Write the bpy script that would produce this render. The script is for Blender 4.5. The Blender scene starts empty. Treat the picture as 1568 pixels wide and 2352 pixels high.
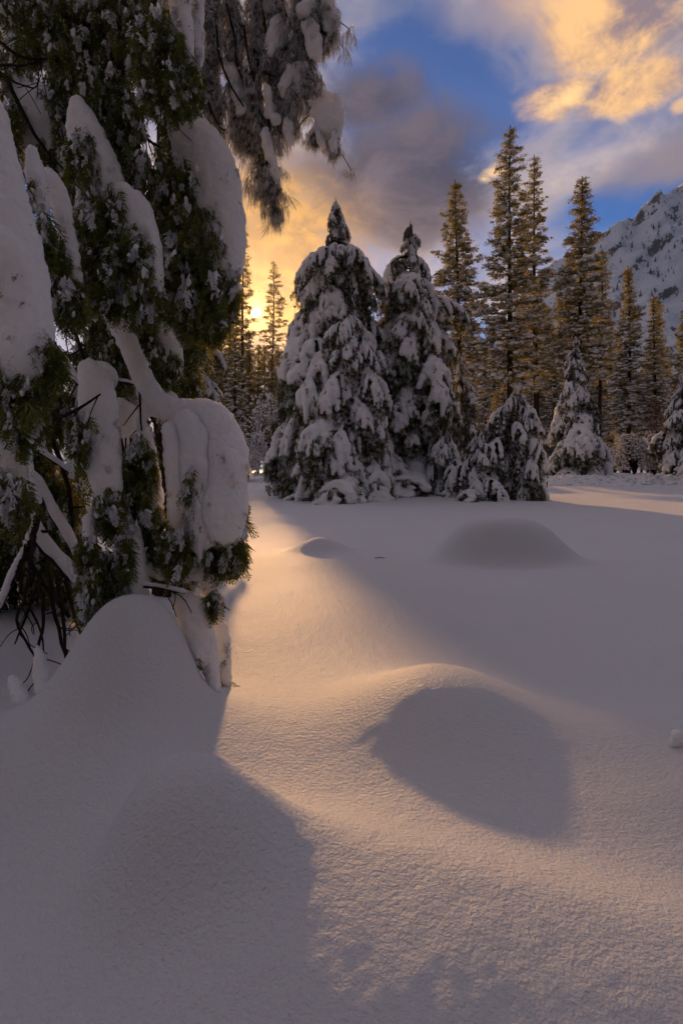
import bpy, bmesh, math, random
import numpy as np
from mathutils import Vector, Matrix

random.seed(7)
rng = np.random.default_rng(7)
SC = bpy.context.scene
COL = SC.collection

# ------------------------------------------------------------------ camera
F, HZ, CX, CAMH = 1306.0, 1080.0, 784.0, 1.5
def P(x, y, D):
    """a direction read off the photograph, carried out to a real distance D (metres in front of the tripod)"""
    return np.array([(x - CX) / F * D, D, CAMH - (y - HZ) / F * D])

cam_d = bpy.data.cameras.new('camera')
cam_d.sensor_fit = 'VERTICAL'
cam_d.sensor_height = 36.0
cam_d.sensor_width = 24.0
cam_d.lens = 20.0
cam_d.shift_y = -96.0 / 2352.0
cam_d.clip_start = 0.05
cam_d.clip_end = 9000.0
cam = bpy.data.objects.new('camera', cam_d)
COL.objects.link(cam)
cam.location = (0, 0, CAMH)
cam.rotation_euler = (math.radians(90), 0, 0)
SC.camera = cam

# ------------------------------------------------------------------ sun, sky, exposure
SUNV = Vector(((588 - CX) / F, 1.0, (HZ - 718) / F)).normalized()
SUN_EL = math.asin(SUNV.z)
SUN_AZ = math.atan2(SUNV.x, SUNV.y)
sun_d = bpy.data.lights.new('sun', 'SUN')
sun_d.energy = 3.0
sun_d.angle = math.radians(2.6)
sun_d.color = (1.0, 0.54, 0.22)
sun = bpy.data.objects.new('sun', sun_d)
COL.objects.link(sun)
sun.rotation_euler = SUNV.to_track_quat('Z', 'Y').to_euler()
sun.location = (0, 0, 60)

vs = SC.view_settings
vs.view_transform = 'Standard'
vs.look = 'None'
vs.exposure = 0.32
vs.gamma = 1.0
vs.use_curve_mapping = False
cy = SC.cycles
cy.max_bounces = 6
cy.diffuse_bounces = 3
cy.glossy_bounces = 1
cy.transmission_bounces = 3
cy.transparent_max_bounces = 4
cy.volume_bounces = 0
cy.caustics_reflective = False
cy.caustics_refractive = False
cy.sample_clamp_indirect = 4.0
cy.use_denoising = True
cy.use_adaptive_sampling = True
cy.adaptive_threshold = 0.025
cy.adaptive_min_samples = 24

class NT:
    """small helper for writing node trees as expressions"""
    def __init__(s, tree):
        s.t = tree
        s.t.nodes.clear()
    def node(s, typ, **kw):
        n = s.t.nodes.new(typ)
        for k, v in kw.items():
            setattr(n, k, v)
        return n
    def put(s, sock, v):
        if isinstance(v, bpy.types.NodeSocket):
            s.t.links.new(v, sock)
        elif v is not None:
            if sock.type == 'RGBA' and len(v) == 3:
                v = (*v, 1.0)
            sock.default_value = v
    def m(s, op, a, b=None, c=None, clamp=False):
        n = s.node('ShaderNodeMath', operation=op, use_clamp=clamp)
        s.put(n.inputs[0], a)
        if b is not None: s.put(n.inputs[1], b)
        if c is not None: s.put(n.inputs[2], c)
        return n.outputs[0]
    def vm(s, op, a, b=None):
        n = s.node('ShaderNodeVectorMath', operation=op)
        s.put(n.inputs[0], a)
        if b is not None: s.put(n.inputs[1], b)
        return n.outputs['Value'] if op in ('DOT_PRODUCT', 'LENGTH') else n.outputs[0]
    def ss(s, v, a, b, lo=0.0, hi=1.0, kind='SMOOTHSTEP'):
        n = s.node('ShaderNodeMapRange', interpolation_type=kind)
        s.put(n.inputs[0], v)
        for i, x in zip((1, 2, 3, 4), (a, b, lo, hi)):
            s.put(n.inputs[i], x)
        return n.outputs[0]
    def mix(s, f, a, b, blend='MIX'):
        n = s.node('ShaderNodeMix', data_type='RGBA', blend_type=blend)
        s.put(n.inputs['Factor'], f)
        s.put(n.inputs[6], a)
        s.put(n.inputs[7], b)
        return n.outputs[2]
    def noise(s, vec, scale, detail=4.0, rough=0.5, dist=0.0):
        n = s.node('ShaderNodeTexNoise')
        if vec is not None: s.put(n.inputs['Vector'], vec)
        n.inputs['Scale'].default_value = scale
        n.inputs['Detail'].default_value = detail
        n.inputs['Roughness'].default_value = rough
        n.inputs['Distortion'].default_value = dist
        return n.outputs[0]

def build_world():
    w = bpy.data.worlds.new('World')
    SC.world = w
    w.use_nodes = True
    k = NT(w.node_tree)
    out = k.node('ShaderNodeOutputWorld')
    bg = k.node('ShaderNodeBackground')
    k.t.links.new(bg.outputs[0], out.inputs[0])
    d = k.node('ShaderNodeTexCoord').outputs['Generated']
    sky = k.node('ShaderNodeTexSky', sky_type='NISHITA')
    sky.sun_disc = False
    sky.sun_elevation = SUN_EL
    sky.sun_rotation = SUN_AZ
    sky.altitude = 1200.0
    sky.air_density = 1.0
    sky.dust_density = 0.3
    sky.ozone_density = 3.0
    base = k.mix(1.0, sky.outputs[0], (0.030, 0.050, 0.077), 'MULTIPLY')
    sep = k.node('ShaderNodeSeparateXYZ')
    k.put(sep.inputs[0], d)
    az0 = k.m('ARCTAN2', sep.outputs[0], sep.outputs[1])
    el0 = k.m('ARCSINE', sep.outputs[2])
    ds = k.vm('MULTIPLY', d, (1.0, 1.0, 1.5))
    nb = k.noise(ds, 2.6, 5, 0.55, 0.3)
    nm = k.noise(k.vm('ADD', ds, (3.1, 1.7, 0.4)), 6.5, 10, 0.62, 0.5)
    nf = k.noise(k.vm('ADD', ds, (7.3, 2.2, 5.4)), 17.0, 10, 0.64, 0.4)
    nw = k.noise(k.vm('ADD', ds, (1.3, 9.2, 2.4)), 4.0, 4, 0.5, 0.0)
    az = k.m('ADD', az0, k.m('MULTIPLY', k.m('SUBTRACT', nw, 0.5), 0.22))
    el = k.m('ADD', el0, k.m('MULTIPLY', k.m('SUBTRACT', nb, 0.5), 0.16))
    def ang(x, y):
        u = (x - CX) / F
        return math.atan(u), math.atan((HZ - y) / F / math.sqrt(1 + u * u))
    def ell(cx, cy_, rx, ry, soft=0.5, amp=0.9, n=nm):
        a0, e0 = ang(cx, cy_)
        ra = (ang(cx + rx, cy_)[0] - ang(cx - rx, cy_)[0]) / 2
        re = (ang(cx, cy_ - ry)[1] - ang(cx, cy_ + ry)[1]) / 2
        a = k.m('MULTIPLY', k.m('SUBTRACT', az, a0), 1 / ra)
        b = k.m('MULTIPLY', k.m('SUBTRACT', el, e0), 1 / re)
        r = k.m('SQRT', k.m('ADD', k.m('MULTIPLY', a, a), k.m('MULTIPLY', b, b)))
        v = k.m('ADD', k.m('SUBTRACT', 1.0, r), k.m('MULTIPLY', k.m('SUBTRACT', n, 0.5), amp * 2))
        return k.ss(v, 0.0, soft)
    c = base
    sdot = k.vm('DOT_PRODUCT', d, tuple(SUNV))
    # broken evening cloud over the whole sky, open to the blue in a few gaps
    hole = k.m('MAXIMUM', ell(990, 230, 380, 330, 0.7, 0.8), ell(1440, 470, 330, 120, 0.8, 0.9))
    cover = k.m('MULTIPLY', k.ss(nb, 0.36, 0.60, 0.10, 0.92), k.ss(hole, 0.0, 1.0, 1.0, 0.05))
    fade = k.ss(k.m('ADD', k.m('MULTIPLY', sdot, 0.6), k.m('MULTIPLY', sep.outputs[2], 0.6)), -0.30, 0.90, 0.06, 1.90)       # cloud brightened sunward and overhead, dimmed behind, to shape shading on the snow
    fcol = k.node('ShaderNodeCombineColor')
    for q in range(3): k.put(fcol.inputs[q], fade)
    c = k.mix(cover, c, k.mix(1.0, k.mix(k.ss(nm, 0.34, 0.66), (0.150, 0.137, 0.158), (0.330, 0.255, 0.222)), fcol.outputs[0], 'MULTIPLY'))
    # dark mauve bank beside the sun
    bank = k.m('MAXIMUM', ell(890, 420, 330, 210, 0.55, 0.75), ell(840, 230, 170, 110, 0.8, 0.9))
    c = k.mix(k.m('MULTIPLY', bank, 0.93), c, k.mix(k.ss(nm, 0.38, 0.66), (0.038, 0.043, 0.076), (0.122, 0.102, 0.130)))
    # soft bank over the mountain
    rb = ell(1620, 370, 330, 120, 0.7, 0.6, nb)
    c = k.mix(k.m('MULTIPLY', rb, 0.9), c, k.mix(nm, (0.165, 0.145, 0.18), (0.31, 0.245, 0.255)))
    # cloud lit through by the sun
    glow = ell(590, 600, 275, 410, 0.75, 0.5)
    near = k.ss(sdot, 0.955, 0.999)
    gcol = k.mix(k.ss(nm, 0.30, 0.70), (0.21, 0.130, 0.095), (0.54, 0.280, 0.095))
    gcol = k.mix(k.m('MULTIPLY', near, k.ss(nm, 0.25, 0.6)), gcol, (0.64, 0.335, 0.095), 'MIX')
    gcol = k.mix(k.m('MULTIPLY', k.ss(nf, 0.40, 0.60), 0.62), gcol, (0.22, 0.130, 0.080))
    c = k.mix(glow, c, gcol)
    # big evening cumulus high on the right, catching the sun
    cu = k.m('MAXIMUM', ell(1420, 50, 260, 200, 0.75, 0.75), ell(1285, 210, 120, 66, 0.6, 1.0))
    cu = k.m('MAXIMUM', cu, ell(1440, 200, 170, 95, 0.6, 0.7))
    cu = k.m('MAXIMUM', cu, k.m('MULTIPLY', ell(1150, 20, 230, 100, 0.9, 0.9), 0.75))
    lit = k.ss(k.m('ADD', k.m('MULTIPLY', nm, 0.75), k.m('MULTIPLY', nf, 0.45)), 0.46, 0.72)
    side = k.ss(k.m('ADD', az0, k.m('MULTIPLY', nm, 0.25)), 0.36, 0.56)
    ccol = k.mix(lit, (0.24, 0.180, 0.205), (0.86, 0.50, 0.225))
    ccol = k.mix(side, (0.285, 0.235, 0.285), ccol)
    c = k.mix(cu, c, ccol)
    puff = ell(1275, 220, 80, 46, 1.1, 1.0, nf)
    c = k.mix(k.m('MULTIPLY', puff, 0.8), c, (1.0, 0.64, 0.29))
    sm = k.m('MAXIMUM', ell(1122, 368, 40, 26, 1.1, 1.1, nf), ell(1092, 384, 40, 20, 1.2, 1.0, nf))
    c = k.mix(sm, c, k.mix(k.ss(nf, 0.40, 0.62), (0.26, 0.22, 0.25), (0.80, 0.52, 0.29)))
    sm2 = ell(1580, 240, 40, 40, 0.8, 0.6, nf)
    c = k.mix(sm2, c, (0.66, 0.42, 0.25))
    # the sun itself and the bright air round it
    halo = k.m('POWER', k.ss(sdot, math.cos(math.radians(3.0)), 1.0, 0, 1, 'LINEAR'), 4.0)
    c = k.mix(1.0, c, k.mix(halo, (0, 0, 0), (1.5, 0.80, 0.22)), 'ADD')
    disc = k.ss(sdot, math.cos(math.radians(0.50)), math.cos(math.radians(0.22)))
    c = k.mix(disc, c, (45.0, 30.0, 14.0))
    k.put(bg.inputs[0], c)
    bg.inputs[1].default_value = 1.0
build_world()

# ------------------------------------------------------------------ helpers
def perlin3(p, seed=0):
    p = np.asarray(p, dtype=np.float64)
    i = np.floor(p).astype(np.int64)
    f = p - i
    u = f * f * f * (f * (f * 6 - 15) + 10)
    out = np.zeros(len(p))
    for dx in (0, 1):
        for dy in (0, 1):
            for dz in (0, 1):
                h = ((i[:, 0] + dx) * 73856093) ^ ((i[:, 1] + dy) * 19349663) ^ ((i[:, 2] + dz) * 83492791) ^ (seed * 2654435 + 977)
                h = (h ^ (h >> 13)) * 1274126177
                h = (h ^ (h >> 16)) & 0xffff
                a = h / 65536.0 * 2 * np.pi
                b = ((h * 7919) & 0xffff) / 65536.0 * 2 - 1
                r = np.sqrt(1 - b * b)
                g = np.cos(a) * r * (f[:, 0] - dx) + np.sin(a) * r * (f[:, 1] - dy) + b * (f[:, 2] - dz)
                out += g * np.where(dx, u[:, 0], 1 - u[:, 0]) * np.where(dy, u[:, 1], 1 - u[:, 1]) * np.where(dz, u[:, 2], 1 - u[:, 2])
    return out
def fbm(p, oct_=4, seed=0, gain=0.5):
    s, a = 0, 1.0
    p = np.asarray(p, dtype=np.float64)
    for o in range(oct_):
        s = s + a * perlin3(p * 2 ** o + 13.7 * o, seed + o)
        a *= gain
    return s
def sstep(a, b, x):
    t = np.clip((x - a) / (b - a), 0, 1)
    return t * t * (3 - 2 * t)

def mesh_arrays(name, v, f, mats=(), mi=None, smooth=True):
    me = bpy.data.meshes.new(name)
    v = np.ascontiguousarray(v, dtype=np.float32)
    f = np.ascontiguousarray(f, dtype=np.int32)
    n, k = f.shape
    me.vertices.add(len(v))
    me.vertices.foreach_set('co', v.ravel())
    me.loops.add(n * k)
    me.loops.foreach_set('vertex_index', f.ravel())
    me.polygons.add(n)
    me.polygons.foreach_set('loop_start', np.arange(0, n * k, k, dtype=np.int32))
    me.polygons.foreach_set('loop_total', np.full(n, k, dtype=np.int32))
    for m_ in mats:
        me.materials.append(m_)
    if mi is not None:
        me.polygons.foreach_set('material_index', np.ascontiguousarray(mi, dtype=np.int32))
    me.polygons.foreach_set('use_smooth', np.full(n, smooth))
    me.update(calc_edges=True)
    return me

class MB:
    def __init__(s):
        s.v, s.f, s.mi, s.n = [], [], [], 0
    def add(s, v, f, mi=0):
        v = np.asarray(v, dtype=np.float64).reshape(-1, 3)
        f = np.asarray(f, dtype=np.int64).reshape(-1, 3)
        if not len(f): return s
        s.v.append(v); s.f.append(f + s.n); s.mi.append(np.full(len(f), mi)); s.n += len(v)
        return s
    def mesh(s, name, mats, smooth=True):
        if not s.v:
            return None
        return mesh_arrays(name, np.concatenate(s.v), np.concatenate(s.f), mats, np.concatenate(s.mi), smooth)

def link(name, me, parent=None, loc=None):
    o = bpy.data.objects.new(name, me)
    COL.objects.link(o)
    if parent is not None: o.parent = parent
    if loc is not None: o.location = loc
    return o
def tag(o, label=None, cat=None, group=None, kind=None):
    if label: o['label'] = label
    if cat: o['category'] = cat
    if group: o['group'] = group
    if kind: o['kind'] = kind
    return o
def empty(name, loc, label, cat, group=None):
    o = bpy.data.objects.new(name, None)
    COL.objects.link(o)
    o.location = loc
    o.empty_display_size = 0.3
    return tag(o, label, cat, group)

def ico_template(sub):
    bm = bmesh.new()
    bmesh.ops.create_icosphere(bm, subdivisions=sub, radius=1.0)
    bm.verts.ensure_lookup_table()
    v = np.array([x.co[:] for x in bm.verts])
    f = np.array([[q.index for q in x.verts] for x in bm.faces])
    bm.free()
    return v, f
ICO1, ICO2, ICO3 = ico_template(1), ico_template(2), ico_template(3)

def instances(tv, tf, pos, rot=None, scale=None):
    """many placed copies of one small template, as plain arrays"""
    pos = np.asarray(pos, dtype=np.float64).reshape(-1, 3)
    n = len(pos)
    v = np.broadcast_to(tv, (n,) + tv.shape)
    if scale is not None:
        sc = np.asarray(scale, dtype=np.float64)
        v = v * (sc.reshape(n, 1, 3) if sc.ndim == 2 else sc.reshape(n, 1, 1))
    if rot is not None:
        v = np.einsum('nij,nkj->nki', rot, v)
    v = (v + pos[:, None, :]).reshape(-1, 3)
    f = (tf[None] + (np.arange(n) * len(tv))[:, None, None]).reshape(-1, 3)
    return v, f
def rot_z(a):
    a = np.asarray(a); c, s, o, l = np.cos(a), np.sin(a), np.zeros_like(a), np.ones_like(a)
    return np.stack([np.stack([c, -s, o], -1), np.stack([s, c, o], -1), np.stack([o, o, l], -1)], -2)
def rot_x(a):
    a = np.asarray(a); c, s, o, l = np.cos(a), np.sin(a), np.zeros_like(a), np.ones_like(a)
    return np.stack([np.stack([l, o, o], -1), np.stack([o, c, -s], -1), np.stack([o, s, c], -1)], -2)

def curve(pts, n):
    """Catmull-Rom through points (any number of columns)"""
    p = np.asarray(pts, dtype=np.float64)
    if len(p) == 2:
        t = np.linspace(0, 1, n)[:, None]
        return p[0] * (1 - t) + p[1] * t
    q = np.vstack([2 * p[0] - p[1], p, 2 * p[-1] - p[-2]])
    t = np.linspace(0, len(p) - 1 - 1e-6, n)
    i = t.astype(int); u = (t - i)[:, None]
    a, b, c, d = q[i], q[i + 1], q[i + 2], q[i + 3]
    return 0.5 * (2 * b + (c - a) * u + (2 * a - 5 * b + 4 * c - d) * u ** 2 + (3 * b - a - 3 * c + d) * u ** 3)

def tube(pts, rad, sides=6):
    p = np.asarray(pts, dtype=np.float64)
    n = len(p)
    rad = np.broadcast_to(np.asarray(rad, dtype=np.float64), (n,))
    t = np.gradient(p, axis=0)
    t /= np.linalg.norm(t, axis=1)[:, None] + 1e-9
    ref = np.array([0.31, 0.9, 0.3]); ref /= np.linalg.norm(ref)
    a = np.cross(t, ref); a /= np.linalg.norm(a, axis=1)[:, None] + 1e-9
    b = np.cross(t, a)
    th = np.arange(sides) / sides * 2 * np.pi
    v = p[:, None] + rad[:, None, None] * (a[:, None] * np.cos(th)[None, :, None] + b[:, None] * np.sin(th)[None, :, None])
    v = v.reshape(-1, 3)
    key = (n, sides)
    if key not in _tubes:
        i, j = np.meshgrid(np.arange(n - 1), np.arange(sides), indexing='ij')
        j2 = (j + 1) % sides
        q0, q1, q2, q3 = i * sides + j, i * sides + j2, (i + 1) * sides + j2, (i + 1) * sides + j
        e = n * sides
        jj = np.arange(sides); jn = (jj + 1) % sides
        _tubes[key] = np.concatenate([np.stack([q0, q1, q2], -1).reshape(-1, 3), np.stack([q0, q2, q3], -1).reshape(-1, 3),
            np.stack([(n - 1) * sides + jj, (n - 1) * sides + jn, np.full(sides, e)], -1), np.stack([jn, jj, np.full(sides, e + 1)], -1)])
    return np.vstack([v, p[-1:], p[:1]]), _tubes[key]
_tubes = {}

BENCH = bpy.data.scenes.new('bench')
def one_body(V, T, N):
    """keep only the largest connected skin"""
    lab = np.arange(len(V))
    while True:
        new = lab.copy()
        np.minimum.at(new, T.ravel(), np.repeat(lab[T].min(1), 3))
        new = new[new]
        if (new == lab).all(): break
        lab = new
    keep = lab == np.bincount(lab, minlength=len(V)).argmax()
    idx = np.cumsum(keep) - 1
    return V[keep], idx[T[keep[T[:, 0]]]], N[keep]
def blob(centres, radii, voxel, smooth=4, ico=ICO2, whole=False):
    """a body of packed snow: overlapping balls fused into one skin; returns (verts, tris)"""
    v, f = instances(ico[0], ico[1], centres, None, radii)
    me = mesh_arrays('scratch', v, f)
    o = bpy.data.objects.new('scratch', me)
    BENCH.collection.objects.link(o)
    md = o.modifiers.new('r', 'REMESH'); md.mode = 'VOXEL'; md.voxel_size = voxel
    if smooth:
        ms = o.modifiers.new('s', 'SMOOTH'); ms.iterations = smooth; ms.factor = 0.6
    mt = o.modifiers.new('t', 'TRIANGULATE')
    BENCH.view_layers[0].update()
    ev = o.evaluated_get(BENCH.view_layers[0].depsgraph).to_mesh()
    V = np.empty(len(ev.vertices) * 3, dtype=np.float32); ev.vertices.foreach_get('co', V)
    T = np.empty(len(ev.polygons) * 3, dtype=np.int32); ev.loops.foreach_get('vertex_index', T)
    N = np.empty(len(ev.vertices) * 3, dtype=np.float32); ev.vertices.foreach_get('normal', N)
    bpy.data.objects.remove(o); bpy.data.meshes.remove(me)
    out = V.reshape(-1, 3).astype(np.float64), T.reshape(-1, 3), N.reshape(-1, 3).astype(np.float64)
    return one_body(*out) if whole and len(T) else out

# ------------------------------------------------------------------ materials
def material(name):
    m = bpy.data.materials.new(name)
    m.use_nodes = True
    k = NT(m.node_tree)
    out = k.node('ShaderNodeOutputMaterial')
    return m, k, out

def snow_material(name, scales, trans=0.0, bumpd=0.02, col=((0.86, 0.87, 0.89), (0.92, 0.92, 0.93)), sss=0.0):
    m, k, out = material(name)
    co = k.node('ShaderNodeTexCoord').outputs['Object']
    bs = k.node('ShaderNodeBsdfPrincipled')
    n1 = k.noise(co, scales[0], 4, 0.6)
    n2 = k.noise(co, scales[1], 5, 0.65)
    n3 = k.noise(co, scales[2], 3, 0.6)
    k.put(bs.inputs['Base Color'], k.mix(n1, col[0], col[1]))
    bs.inputs['Roughness'].default_value = 0.62
    if sss:
        bs.inputs['Subsurface Weight'].default_value = 0.8
        bs.inputs['Subsurface Radius'].default_value = (1.0, 0.85, 0.7)
        bs.inputs['Subsurface Scale'].default_value = sss
    bs.inputs['Specular IOR Level'].default_value = 0.25
    h = k.m('ADD', k.m('MULTIPLY', n2, 1.0), k.m('MULTIPLY', n3, 0.35))
    b = k.node('ShaderNodeBump')
    b.inputs['Strength'].default_value = 1.0
    b.inputs['Distance'].default_value = bumpd
    k.put(b.inputs['Height'], h)
    k.put(bs.inputs['Normal'], b.outputs[0])
    sh = bs.outputs[0]
    if trans:
        tr = k.node('ShaderNodeBsdfTranslucent')
        tr.inputs[0].default_value = (0.85, 0.82, 0.80, 1)
        k.put(tr.inputs['Normal'], b.outputs[0])
        mx = k.node('ShaderNodeMixShader')
        mx.inputs[0].default_value = trans
        k.t.links.new(sh, mx.inputs[1]); k.t.links.new(tr.outputs[0], mx.inputs[2])
        sh = mx.outputs[0]
    k.t.links.new(sh, out.inputs[0])
    return m

def needle_material(name, dark, light, trans_col, trans=0.4, frost=0.3, fscale=18.0):
    m, k, out = material(name)
    co = k.node('ShaderNodeTexCoord').outputs['Object']
    n1 = k.noise(co, fscale * 0.4, 3, 0.5)
    n2 = k.noise(co, fscale, 4, 0.6)
    col = k.mix(k.ss(n1, 0.35, 0.65), dark, light)
    fr = k.ss(n2, 0.62 - frost * 0.35, 0.70 - frost * 0.25)
    col = k.mix(fr, col, (0.74, 0.75, 0.78))
    di = k.node('ShaderNodeBsdfDiffuse')
    k.put(di.inputs[0], col)
    tr = k.node('ShaderNodeBsdfTranslucent')
    k.put(tr.inputs[0], k.mix(k.m('MULTIPLY', fr, 0.6), trans_col, (0.6, 0.55, 0.5)))
    mx = k.node('ShaderNodeMixShader')
    mx.inputs[0].default_value = trans
    k.t.links.new(di.outputs[0], mx.inputs[1]); k.t.links.new(tr.outputs[0], mx.inputs[2])
    k.t.links.new(mx.outputs[0], out.inputs[0])
    return m

def bark_material(name, dark, light, scale):
    m, k, out = material(name)
    co = k.vm('MULTIPLY', k.node('ShaderNodeTexCoord').outputs['Object'], (1, 1, 0.22))
    n = k.noise(co, scale, 6, 0.65, 0.3)
    bs = k.node('ShaderNodeBsdfPrincipled')
    k.put(bs.inputs['Base Color'], k.mix(k.ss(n, 0.35, 0.65), dark, light))
    bs.inputs['Roughness'].default_value = 0.9
    bs.inputs['Specular IOR Level'].default_value = 0.1
    b = k.node('ShaderNodeBump'); b.inputs['Distance'].default_value = 0.6 / scale
    k.put(b.inputs['Height'], n); k.put(bs.inputs['Normal'], b.outputs[0])
    k.t.links.new(bs.outputs[0], out.inputs[0])
    return m

M_LOAD = snow_material('packed_snow', (3.0, 30.0, 100.0), 0.0, 0.018, sss=0.09)
M_FARLOAD = snow_material('bough_snow', (2.0, 9.0, 30.0), 0.12, 0.06, sss=0.14)
M_PUFF = snow_material('dusting_snow', (2.0, 6.0, 18.0), 0.12, 0.08)
M_CEDAR = needle_material('cedar_needles', (0.050, 0.068, 0.024), (0.125, 0.145, 0.045), (0.24, 0.23, 0.04), 0.38, 0.08, 26.0)
M_LONG = needle_material('long_needles', (0.030, 0.034, 0.014), (0.070, 0.070, 0.030), (0.15, 0.12, 0.035), 0.30, 0.62, 24.0)
M_FIR = needle_material('fir_needles', (0.036, 0.046, 0.020), (0.080, 0.090, 0.036), (0.16, 0.14, 0.03), 0.30, 0.34, 9.0)
M_PINE = needle_material('pine_needles', (0.050, 0.062, 0.022), (0.110, 0.118, 0.040), (0.42, 0.34, 0.085), 0.50, 0.12, 2.0)
M_RUST = needle_material('rust_needles', (0.15, 0.080, 0.040), (0.26, 0.15, 0.075), (0.32, 0.19, 0.08), 0.35, 0.32, 3.0)
M_BARK = bark_material('bark', (0.020, 0.014, 0.011), (0.060, 0.042, 0.032), 14.0)
M_TWIG = bark_material('twig_bark', (0.016, 0.011, 0.010), (0.045, 0.031, 0.026), 40.0)

# ------------------------------------------------------------------ ground
def bump(x, y, cx, cy_, h, l, r, f, b, p=2.0, rot=0.0):
    dx, dy = x - cx, y - cy_
    if rot:
        c, s = math.cos(rot), math.sin(rot)
        dx, dy = c * dx + s * dy, -s * dx + c * dy
    sx = np.where(dx < 0, l, r); sy = np.where(dy < 0, f, b)
    return h * np.exp(-(((dx / sx) ** 2 + (dy / sy) ** 2) ** (p / 2)))

def ground(x, y):
    x = np.asarray(x, dtype=np.float64); y = np.asarray(y, dtype=np.float64)
    z = np.zeros(np.broadcast(x, y).shape)
    q = np.stack([x + 0 * y, y + 0 * x, 0 * x + 0 * y], -1).reshape(-1, 3)
    z += (0.055 * perlin3(q * 0.42 + 5.3, 3) + 0.020 * perlin3(q * 1.1, 4)).reshape(z.shape) * (1 - sstep(40, 80, y))
    z += (0.6 * perlin3(q * 0.02, 9)).reshape(z.shape) * sstep(40, 90, y)
    z += 0.95 * sstep(35, 52, y)
    # the big drift in front of the tripod and its spur running off to the right
    z += bump(x, y, -0.63, 2.10, 0.285, 0.21, 0.40, 0.28, 0.25, 2.8)
    z -= bump(x, y, -1.25, 2.15, 0.10, 0.5, 0.35, 0.6, 0.35)
    z += bump(x, y, -0.55, 2.05, 0.07, 0.6, 0.6, 0.9, 0.4)
    z += bump(x, y, 0.05, 1.97, 0.155, 0.70, 0.95, 0.78, 0.34, 2, -0.34)
    z += bump(x, y, 1.20, 1.56, 0.13, 0.9, 1.2, 0.8, 0.40, 2, -0.34)
    # the snow falls away towards the tripod
    z -= 0.135 * 0.14 * np.log1p(np.exp(np.clip((1.98 - 0.20 * x - y) / 0.14, -30, 30)))
    # rounded drift over a boulder
    z += bump(x, y, 0.60, 3.20, 0.285, 0.56, 0.54, 0.55, 0.70, 2.1)
    z += bump(x, y, 0.85, 2.40, 0.06, 0.8, 0.8, 0.35, 0.30)
    z += bump(x, y, 0.55, 3.35, 0.08, 1.2, 1.2, 0.7, 0.8)
    z += bump(x, y, 1.75, 2.95, 0.15, 0.55, 0.7, 0.4, 0.5)
    z += bump(x, y, 1.95, 2.40, 0.20, 0.5, 0.9, 0.5, 0.35)
    # far mounds in the meadow
    z += bump(x, y, 2.60, 9.45, 0.72, 0.95, 1.12, 0.62, 0.95, 4.0)
    z += bump(x, y, -0.38, 10.5, 0.26, 0.46, 0.46, 0.38, 0.55, 2.3)
    # the hump against the near tree
    z += bump(x, y, -1.13, 3.25, 0.50, 0.40, 0.27, 0.46, 0.34, 3.2)
    z += bump(x, y, -1.15, 3.05, 0.30, 0.62, 0.62, 0.75, 0.6)
    z += bump(x, y, -2.9, 4.6, 0.25, 1.2, 1.2, 1.4, 1.6)
    z += bump(x, y, -1.72, 2.75, 0.12, 0.5, 0.4, 0.4, 0.4)
    # drift lapping the big trees
    z += bump(x, y, 3.6, 31.5, 0.28, 5.0, 5.0, 4.0, 5.0)
    return z

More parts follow.
